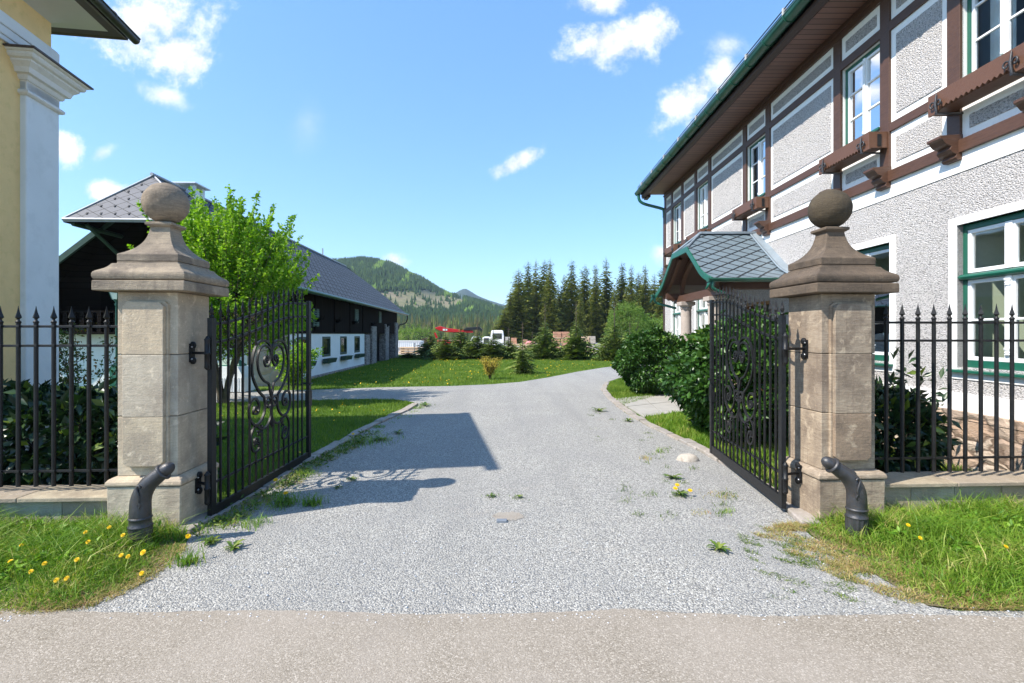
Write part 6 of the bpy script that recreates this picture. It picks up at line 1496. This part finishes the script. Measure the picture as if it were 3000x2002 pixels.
yl = ['small young spruce at the far corner of the barn', 'young spruce right of the lumber stacks', 'bushy young spruce under the red machine arm', 'young spruce in front of the red machine', 'young spruce under the end of the machine arm', 'low wide young spruce before the white truck', 'young spruce right of the white truck', 'young spruce with tall bare leader left of the brick packs', 'broad dark young spruce right of the brick packs', 'young spruce under the pale round willow', 'thin young spruce between truck and brick packs', 'young spruce beside the willow on the right']
yp = None
for i, (px, ty, Y, w) in enumerate(young):
    X, H = at(px, ty, Y)
    if yp is None: yp = spruce('young_spruce', yl[i], 2.4, 1.25, 81, 17, 11, 'young_spruce', X, Y, YG, leader=1.0, droop=.1, dens=1.0); o = yp; yh = 2.4
    else: o = copy_tree(yp, (X, Y, 0), i * .9, (w * 1.35, w * 1.2, H / 2.4 * 1.25), yl[i])
    if o is yp: o.scale = (.9, .9, H / 2.4)
spruce('young_spruce', 'lone small spruce standing on the lawn right of the forsythia', 1.75, .85, 83, 13, 9, 'young_spruce', *((1531 - 1500) / F * 23.4, 23.4), YG, leader=.6, droop=.12)
# pale willow and light green bushes
bush('willow', 'pale green round willow in front of the tall spruces', (9.3, 41), (1.65, 1.5), 4.2, 8000, .17, .05, 'willow', 91, 'tree', sprays=120)
bush('willow', 'second pale bush at the foot of the spruces, next to the house corner', (12.6, 46), (2.0, 1.6), 3.3, 5000, .20, .06, 'willow', 92, 'tree', sprays=60)
bush('pale_bush', 'light green bush behind the white container by the barn corner', (-10.6, 56), (2.6, 1.5), 2.5, 3500, .22, .07, 'willow', 93, 'shrub', sprays=60)
# ------------------------------------------------------------------ hills
def hill(name, line, Y0, Y1, m, kind='structure', back=400, seed=3):
    """line: silhouette points (px, y) of the photograph seen at distance Y1; slope runs from Y0 at the foot up to Y1"""
    g = np.random.default_rng(seed); xs = np.linspace(line[0][0], line[-1][0], 110); ys = np.interp(xs, [p[0] for p in line], [p[1] for p in line])
    rows = 26; rings = []
    for j in range(rows + 6):
        t = j / rows; row = []
        for x, y in zip(xs, ys):
            Hh = max((980 - y) / F * Y1 + CAMH, -1)
            Y = Y0 + (Y1 - Y0) * min(t, 1) + (max(t - 1, 0) * rows / 5) * back / 1.2
            X = (x - 1500) / F * (Y0 * .55 + Y1 * .45 + (Y1 - Y0) * .55 * min(t, 1))
            z = Hh * (math.sin(min(t, 1) * math.pi / 2) ** 1.15) if t <= 1 else Hh * (1 - (t - 1) * rows / 6)
            z += (np.sin(x * .05 + j * .5) + np.sin(x * .021 - j * .3)) * .012 * Hh * math.sin(min(t, 1) * math.pi)
            row.append((X, Y, z - .5))
        rings.append(row)
    mb = MB(); mb.rings(rings, close=False, cap=False); o = mesh_obj(name, mb, m); o['kind'] = kind; return np.array(rings), o
main_line = [(300, 900), (560, 860), (760, 820), (900, 790), (985, 785), (1040, 780), (1085, 777), (1130, 779), (1165, 790), (1209, 814), (1257, 835), (1298, 864), (1338, 877), (1370, 884), (1419, 896), (1467, 914), (1520, 935), (1580, 958), (1680, 972)]
RG, hobj = hill('hill', main_line, 330, 760, [M['hillground'], M['clearing']])
far_line = [(1180, 950), (1280, 900), (1330, 866), (1350, 852), (1364, 846), (1380, 855), (1400, 868), (1430, 880), (1470, 892), (1540, 905), (1640, 915), (1760, 935), (1900, 950), (2200, 965)]
hill('far_mountain', far_line, 1500, 2100, M['far_blue'])
# felled slope: faces of the hill that lie inside the clearing
clr = [(1090, 858), (1180, 853), (1260, 851), (1300, 868), (1362, 877), (1350, 893), (1310, 905), (1270, 902), (1200, 900), (1130, 896), (1080, 880)]
def to_px(P): return np.stack([1500 + P[:, 0] / P[:, 1] * F, 980 - (P[:, 2] - CAMH) / P[:, 1] * F], 1)
me = hobj.data; W = np.array(WM[hobj]); co = np.array([v.co for v in me.vertices]) + W[:3, 3]
pix = to_px(co)
for f in me.polygons:
    c = pix[list(f.vertices)].mean(0)
    if in_poly(c[None], clr)[0]: f.material_index = 1
# trees on the hill
def cones(P, h, r, g, tiers=2, n=5):
    Vs, Fs = [], []; N = len(P); b = 0; k = np.arange(n) * 2 * np.pi / n
    for t in range(tiers):
        z0 = h * (.08 + .40 * t / tiers * 1.2); z1 = h * (.62 + .38 * (t + 1) / tiers) if t == tiers - 1 else h * .72; rr = r * (1 - .42 * t)
        a = g.uniform(0, 6.28, (N, 1)) + k[None]; jr = g.uniform(.75, 1.2, (N, n))
        ring = np.stack([P[:, None, 0] + rr[:, None] * jr * np.cos(a), P[:, None, 1] + rr[:, None] * jr * np.sin(a), P[:, None, 2] + z0[:, None] + 0 * a], 2)
        tip = P.copy(); tip[:, 2] += z1
        V = np.concatenate([ring, tip[:, None]], 1).reshape(-1, 3); base = np.arange(N)[:, None] * (n + 1) + b
        for j in range(n): Fs.append(np.concatenate([base + j, base + (j + 1) % n, base + n], 1))
        Vs.append(V); b += len(V)
    return np.concatenate(Vs), np.concatenate(Fs)
g = np.random.default_rng(101); rows, cols = RG.shape[:2]
N = 27000; u = g.uniform(0, 24.0, N); v = g.uniform(25, cols - 2, N); i, j = u.astype(int), v.astype(int); fu, fv = (u - i)[:, None], (v - j)[:, None]
P = RG[i, j] * (1 - fu) * (1 - fv) + RG[i + 1, j] * fu * (1 - fv) + RG[i, j + 1] * (1 - fu) * fv + RG[i + 1, j + 1] * fu * fv
px_ = to_px(P); inside = in_poly(px_ - np.array([[0, 11]]), clr) | in_poly(px_, clr); sparse = g.uniform(0, 1, N) < .05; P = P[~inside | sparse]
px_ = to_px(P); h = g.uniform(4.2, 8, len(P)); decid = (vnoise(px_, 30, 6) + .25 * vnoise(px_, 9, 2) > .92)
con = P[~decid]; V, Fc = cones(con, h[~decid], h[~decid] * .23, g, 2, 5)
tag(raw_obj('hill_forest', V, Fc, M['hillwood'], base=(0, 500, 0)), 'dark conifer forest covering the hill', 'forest', kind='stuff')
de = P[decid]; hd = h[decid] * .8
V, Fc = cones(de, hd, hd * .36, g, 2, 6); tag(raw_obj('broadleaf_forest', V, Fc, M['broadleaf'], base=(0, 500, 0)), 'fresh green broadleaved trees among the conifers on the hill', 'forest', kind='stuff')
# wood at the foot of the hill
N = 1500; Y = g.uniform(120, 330, N); X = g.uniform(-.36, .36, N) * Y; X = X[(np.abs(X) < 1e9)]; hh = g.uniform(7, 13, N) * (.45 + .55 * np.clip((Y - 110) / 120, 0, 1)); P = np.stack([X, Y, np.zeros(N)], 1)
V, Fc = cones(P, hh, hh * .2, g, 3, 7); tag(raw_obj('foothill_wood', V, Fc, M['footwood'], base=(0, 200, 0)), 'mixed brownish green wood on the plain behind the yard', 'forest', kind='stuff')

# ------------------------------------------------------------------ the builder's yard
def GY(px, Y): return (px - 1500) / F * Y
def Z(y, Y): return CAMH + (980 - y) / F * Y
# white ribbed skip container
Y = 52; r = root('container', 'white ribbed open container beside the barn corner', 'container', (GY(1200, Y), Y, 0)); mb = MB(); x0, x1 = GY(1150, Y), GY(1232, Y)
mb.box(x0, x1, Y, Y + 2, .45, Z(999, Y))
for k in range(14): a = x0 + (x1 - x0) * k / 14; mb.box(a, a + .05, Y - .05, Y, .5, Z(1000, Y) - .03)
mb.box(x0 - .03, x1 + .03, Y - .07, Y, Z(999, Y) - .05, Z(998, Y)); mesh_obj('tub', mb, M['barn_white'], r)
mb = MB(); mb.box(x0 + .1, x1 - .1, Y + .1, Y + 1.9, 0, .45); mesh_obj('skid', mb, M['grey_conc'], r)
lumber_l = ['lumber stack in front of the white container', 'lumber stack to the right of the white container', 'lumber stack seen between truck and brick packs']
for k, (px0, px1, y0, y1, Y) in enumerate(((1168, 1225, 1017, 1034, 47), (1228, 1262, 1018, 1030, 49), (1495, 1600, 1008, 1018, 49))):
    r = root('lumber_stack', lumber_l[k], 'lumber', (GY((px0 + px1) / 2, Y), Y, 0), 0, 'lumber stacks in the yard'); a, b = GY(px0, Y), GY(px1, Y); zt = Z(y0, Y); n = 3
    for q in range(n):
        mb = MB(); z0 = zt * q / n + .06; z1 = zt * (q + 1) / n - .02
        w = (b - a) / 2 * (1 - .04 * q); c = (a + b) / 2 + .05 * (q % 2)
        mb.box(c - w, c + w, Y, Y + 1.1, z0, z1); mesh_obj('board_pack', mb, M['lumber'], r, bevel=.02)
    mb = MB()
    for q in range(n):
        for s_ in (.15, .85): mb.box(a + (b - a) * s_ - .05, a + (b - a) * s_ + .05, Y, Y + 1.1, zt * q / n, zt * q / n + .06)
    mesh_obj('spacers', mb, M['darkbark'], r)
# rust coloured pile/shed
Y = 55; r = root('shed', 'small rust brown shed behind the young spruces', 'shed', (GY(1250, Y), Y, 0)); mb = MB(); mb.box(GY(1236, Y), GY(1262, Y), Y, Y + 2, 0, Z(994, Y)); mesh_obj('wall', mb, M['terracotta'], r); mb = MB(); mb.prism([(GY(1232, Y), Z(995, Y)), (GY(1266, Y), Z(995, Y)), (GY(1252, Y), Z(986, Y))], Y - .2, Y + 2.2, axis=1); mesh_obj('roof', mb, M['brown_sheet'], r)
# red excavator with its arm laid over the conifers
Y = 46; r = root('excavator', 'red excavator arm with black bucket end above the young spruces', 'excavator', (GY(1300, Y), Y + 1, 0))
def barx(p, q, w, t=.3): 
    a = Vector((GY(p[0], Y), Y, Z(p[1], Y))); b = Vector((GY(q[0], Y), Y, Z(q[1], Y))); d = (b - a).normalized(); u = Vector((-d.z, 0, d.x)) * w / 2; return a, b, u
def beam(mb, P, ws, t=.28):
    rs = []
    for i, p in enumerate(P):
        x, z = GY(p[0], Y), Z(p[1], Y); w = ws[i] / 2; rs.append([(x, Y - t / 2, z - w), (x, Y + t / 2, z - w), (x, Y + t / 2, z + w), (x, Y - t / 2, z + w)])
    mb.rings(rs, smooth=False)
mb = MB(); beam(mb, [(1276, 962), (1290, 963), (1312, 968), (1350, 970), (1386, 972)], [.12, .42, .36, .26, .22]); mesh_obj('boom', mb, M['red_paint'], r, bevel=.03)
mb = MB(); x0, x1 = GY(1298, Y), GY(1311, Y); mb.box(x0, x1, Y - .155, Y - .142, Z(969, Y), Z(964, Y)); mesh_obj('marking', mb, M['white_paint'], r)
mb = MB(); mb.rings([[(GY(a, Y), Y + s, Z(b, Y)) for a, b, s in q] for q in ([(1272, 975, -.1), (1277, 975, -.1), (1277, 975, .1), (1272, 975, .1)], [(1277, 992, -.1), (1283, 990, -.1), (1283, 990, .1), (1277, 992, .1)])], smooth=False); mesh_obj('dipper', mb, M['red_paint'], r)
mb = MB(); mb.box(GY(1279, Y), GY(1292, Y), Y + .2, Y + 1.6, .7, Z(996, Y)); mesh_obj('cab', mb, M['red_paint'], r, bevel=.05)
mb = MB(); beam(mb, [(1358, 966), (1370, 964), (1405, 962), (1414, 968)], [.12, .26, .28, .10], .4); mb.tube([(GY(1312, Y), Y, Z(971, Y)), (GY(1352, Y), Y, Z(975, Y))], .07, 8); mesh_obj('hydraulic_arm', mb, M['black_paint'], r, bevel=.02)
mb = MB(); mb.box(GY(1280, Y), GY(1330, Y), Y + .3, Y + 2.3, .25, .75); mesh_obj('undercarriage', mb, M['black_paint'], r, bevel=.08)
mb = MB(); mb.box(GY(1283, Y), GY(1345, Y), Y + .2, Y + 2.0, .75, 1.25); mesh_obj('body', mb, M['red_paint'], r, bevel=.08)
# white truck
Y = 50; r = root('truck', 'white truck cab behind the young spruces', 'truck', (GY(1450, Y), Y, 0))
def cabp(a, b, y0, y1, mn, mat_):
    mb = MB(); mb.rings([[(GY(a, Y) + i, Y + i * .5, z), (GY(b, Y) - i, Y + i * .5, z), (GY(b, Y) - i, Y + 2, z), (GY(a, Y) + i, Y + 2, z)] for i, z in ((0, Z(y1, Y)), (.0, Z((y0 * .6 + y1 * .4), Y)), (.08, Z(y0 + 2, Y)), (.2, Z(y0, Y)))], smooth=False); return mesh_obj(mn, mb, mat_, r, bevel=.03)
c = cabp(1437, 1476, 968, 1018, 'cab', M['white_paint']); mb = MB(); mb.box(GY(1443, Y), GY(1470, Y), Y - .02, Y + .02 + .1, Z(993, Y), Z(977, Y)); mesh_obj('windscreen', mb, M['barn_pane'], c)
cabp(1412, 1437, 987, 1020, 'bonnet', M['white_paint']); mb = MB(); mb.box(GY(1417, Y), GY(1432, Y), Y - .02, Y + .1, Z(1006, Y), Z(991, Y)); mesh_obj('grille', mb, M['castiron'], r)
mb = MB()
for a in (1420, 1466): mb.lathe([(.45, 0), (.45, .3)], n=16, M=Matrix.Translation((GY(a, Y), Y - .05, .45)) @ Matrix.Rotation(-math.pi / 2, 4, 'X')); mesh_obj('wheel', mb, M['black_paint'], r); mb = MB()
r2 = root('car', 'pale grey car half hidden left of the white truck', 'car', (GY(1395, 52), 52, 0)); Y = 52
mb = MB(); mb.prism([(GY(1368, Y), .35), (GY(1420, Y), .35), (GY(1420, Y), 1.0), (GY(1411, Y), 1.05), (GY(1403, Y), 1.55), (GY(1385, Y), 1.6), (GY(1376, Y), 1.05), (GY(1368, Y), .95)], Y, Y + 1.7, axis=1); mesh_obj('body', mb, M['car_paint'], r2, bevel=.06)
mb = MB(); mb.prism([(GY(1379, Y), 1.07), (GY(1407, Y), 1.07), (GY(1402, Y), 1.48), (GY(1387, Y), 1.50)], Y - .02, Y + .01, axis=1); mesh_obj('window', mb, M['barn_pane'], r2)
for a in (1376, 1412):
    mb = MB(); mb.lathe([(.32, 0), (.32, .2)], n=16, M=Matrix.Translation((GY(a, Y), Y - .03, .33)) @ Matrix.Rotation(-math.pi / 2, 4, 'X')); mesh_obj('wheel', mb, M['black_paint'], r2)
# packs of bricks and blocks
PK = [(1622, 1645, 972, 992, 50, 'terracotta', 'brick pack on top left of the tall pair of stacks', 2), (1647, 1670, 972, 992, 50, 'terracotta', 'brick pack on top right of the tall pair of stacks', 2),
      (1617, 1641, 993, 1018, 50, 'terracotta', 'brick pack at the bottom left of the tall pair of stacks', 1), (1643, 1668, 993, 1018, 50, 'terracotta', 'brick pack at the bottom right of the tall pair of stacks', 1),
      (1497, 1514, 990, 1010, 49.5, 'terracotta', 'orange brick pack right of the grey block pack', 1), (1480, 1494, 987, 1012, 50, 'grey_conc', 'grey block pack right of the white truck', 1),
      (1530, 1546, 995, 1012, 51, 'terracotta', 'small orange brick pack beside the red sack', 1), (1566, 1584, 999, 1012, 51, 'lumber', 'pale block pack right of the red sack', 1),
      (1706, 1727, 985, 996, 52, 'lumber', 'yellowish block pack behind the broad young spruce', 1), (1729, 1745, 985, 995, 52, 'rock', 'pale stone pack right of the yellowish block pack', 1),
      (1738, 1760, 1005, 1035, 52, 'grey_conc', 'grey concrete pack left of the willow', 1)]
for a, b, y0, y1, Y, m_, lab, lv in PK:
    r = root('brick_pack', lab, 'pallet', (GY((a + b) / 2, Y), Y, 0), 0, 'packs of bricks and blocks in the yard'); z1 = Z(y0, Y); z0 = Z(y1, Y) if lv == 2 else .02
    mb = MB(); n = 4; x0, x1 = GY(a, Y), GY(b, Y)
    mb.box(x0, x1, Y, Y + .9, z0, z0 + .09); mesh_obj('pallet', mb, M['lumber'], r)
    for q in range(n):
        mb = MB(); c0 = z0 + .1 + (z1 - z0 - .1) * q / n; c1 = z0 + .1 + (z1 - z0 - .1) * (q + 1) / n - .02; e = .015 * (q % 2); mb.box(x0 + e, x1 - e, Y + e, Y + .9 - e, c0, c1); mesh_obj('brick_layer', mb, M[m_], r, bevel=.01)
mb = MB(); Y = 49.5; mb.sphere((GY(1555, Y), Y, .85), .55, 14, 10, sq=(1, .8, .62)); tag(mesh_obj('sack', mb, M['red_sack']), 'red and white bulk sack between the brick packs', 'sack')
mb = MB(); 
r = root('wire_fence', 'low wire mesh fence between lawn and builder\'s yard', 'fence', (5, 42, 0)); 
for k, X in enumerate(np.arange(-8, 12.1, 2.0)):
    mb = MB(); mb.tube([(X, 42, -.05), (X, 42, 1.1)], .03, 6); mesh_obj('post', mb, M['zinc'], r)
mb = MB()
for z in np.arange(.1, 1.1, .12): mb.tube([(-8, 42, z), (12, 42, z)], .006, 4)
mesh_obj('wires', mb, M['zinc'], r)

# ------------------------------------------------------------------ thin haze
mb = MB(); mb.box(-1700, 1700, -340, 3200, -6, 260)
m = bpy.data.materials.new('haze_air'); m.use_nodes = True; t = NT(m.node_tree); t.n.clear()
out = t.new('ShaderNodeOutputMaterial'); pv = t.new('ShaderNodeVolumePrincipled'); pv.inputs['Density'].default_value = 0.0002; pv.inputs['Color'].default_value = (.72, .84, 1, 1); pv.inputs['Anisotropy'].default_value = .3
t.l.new(pv.outputs[0], out.inputs['Volume'])
o = mesh_obj('haze', mb, m); o['kind'] = 'stuff'; o['label'] = 'thin pale blue haze between the yard and the hills'
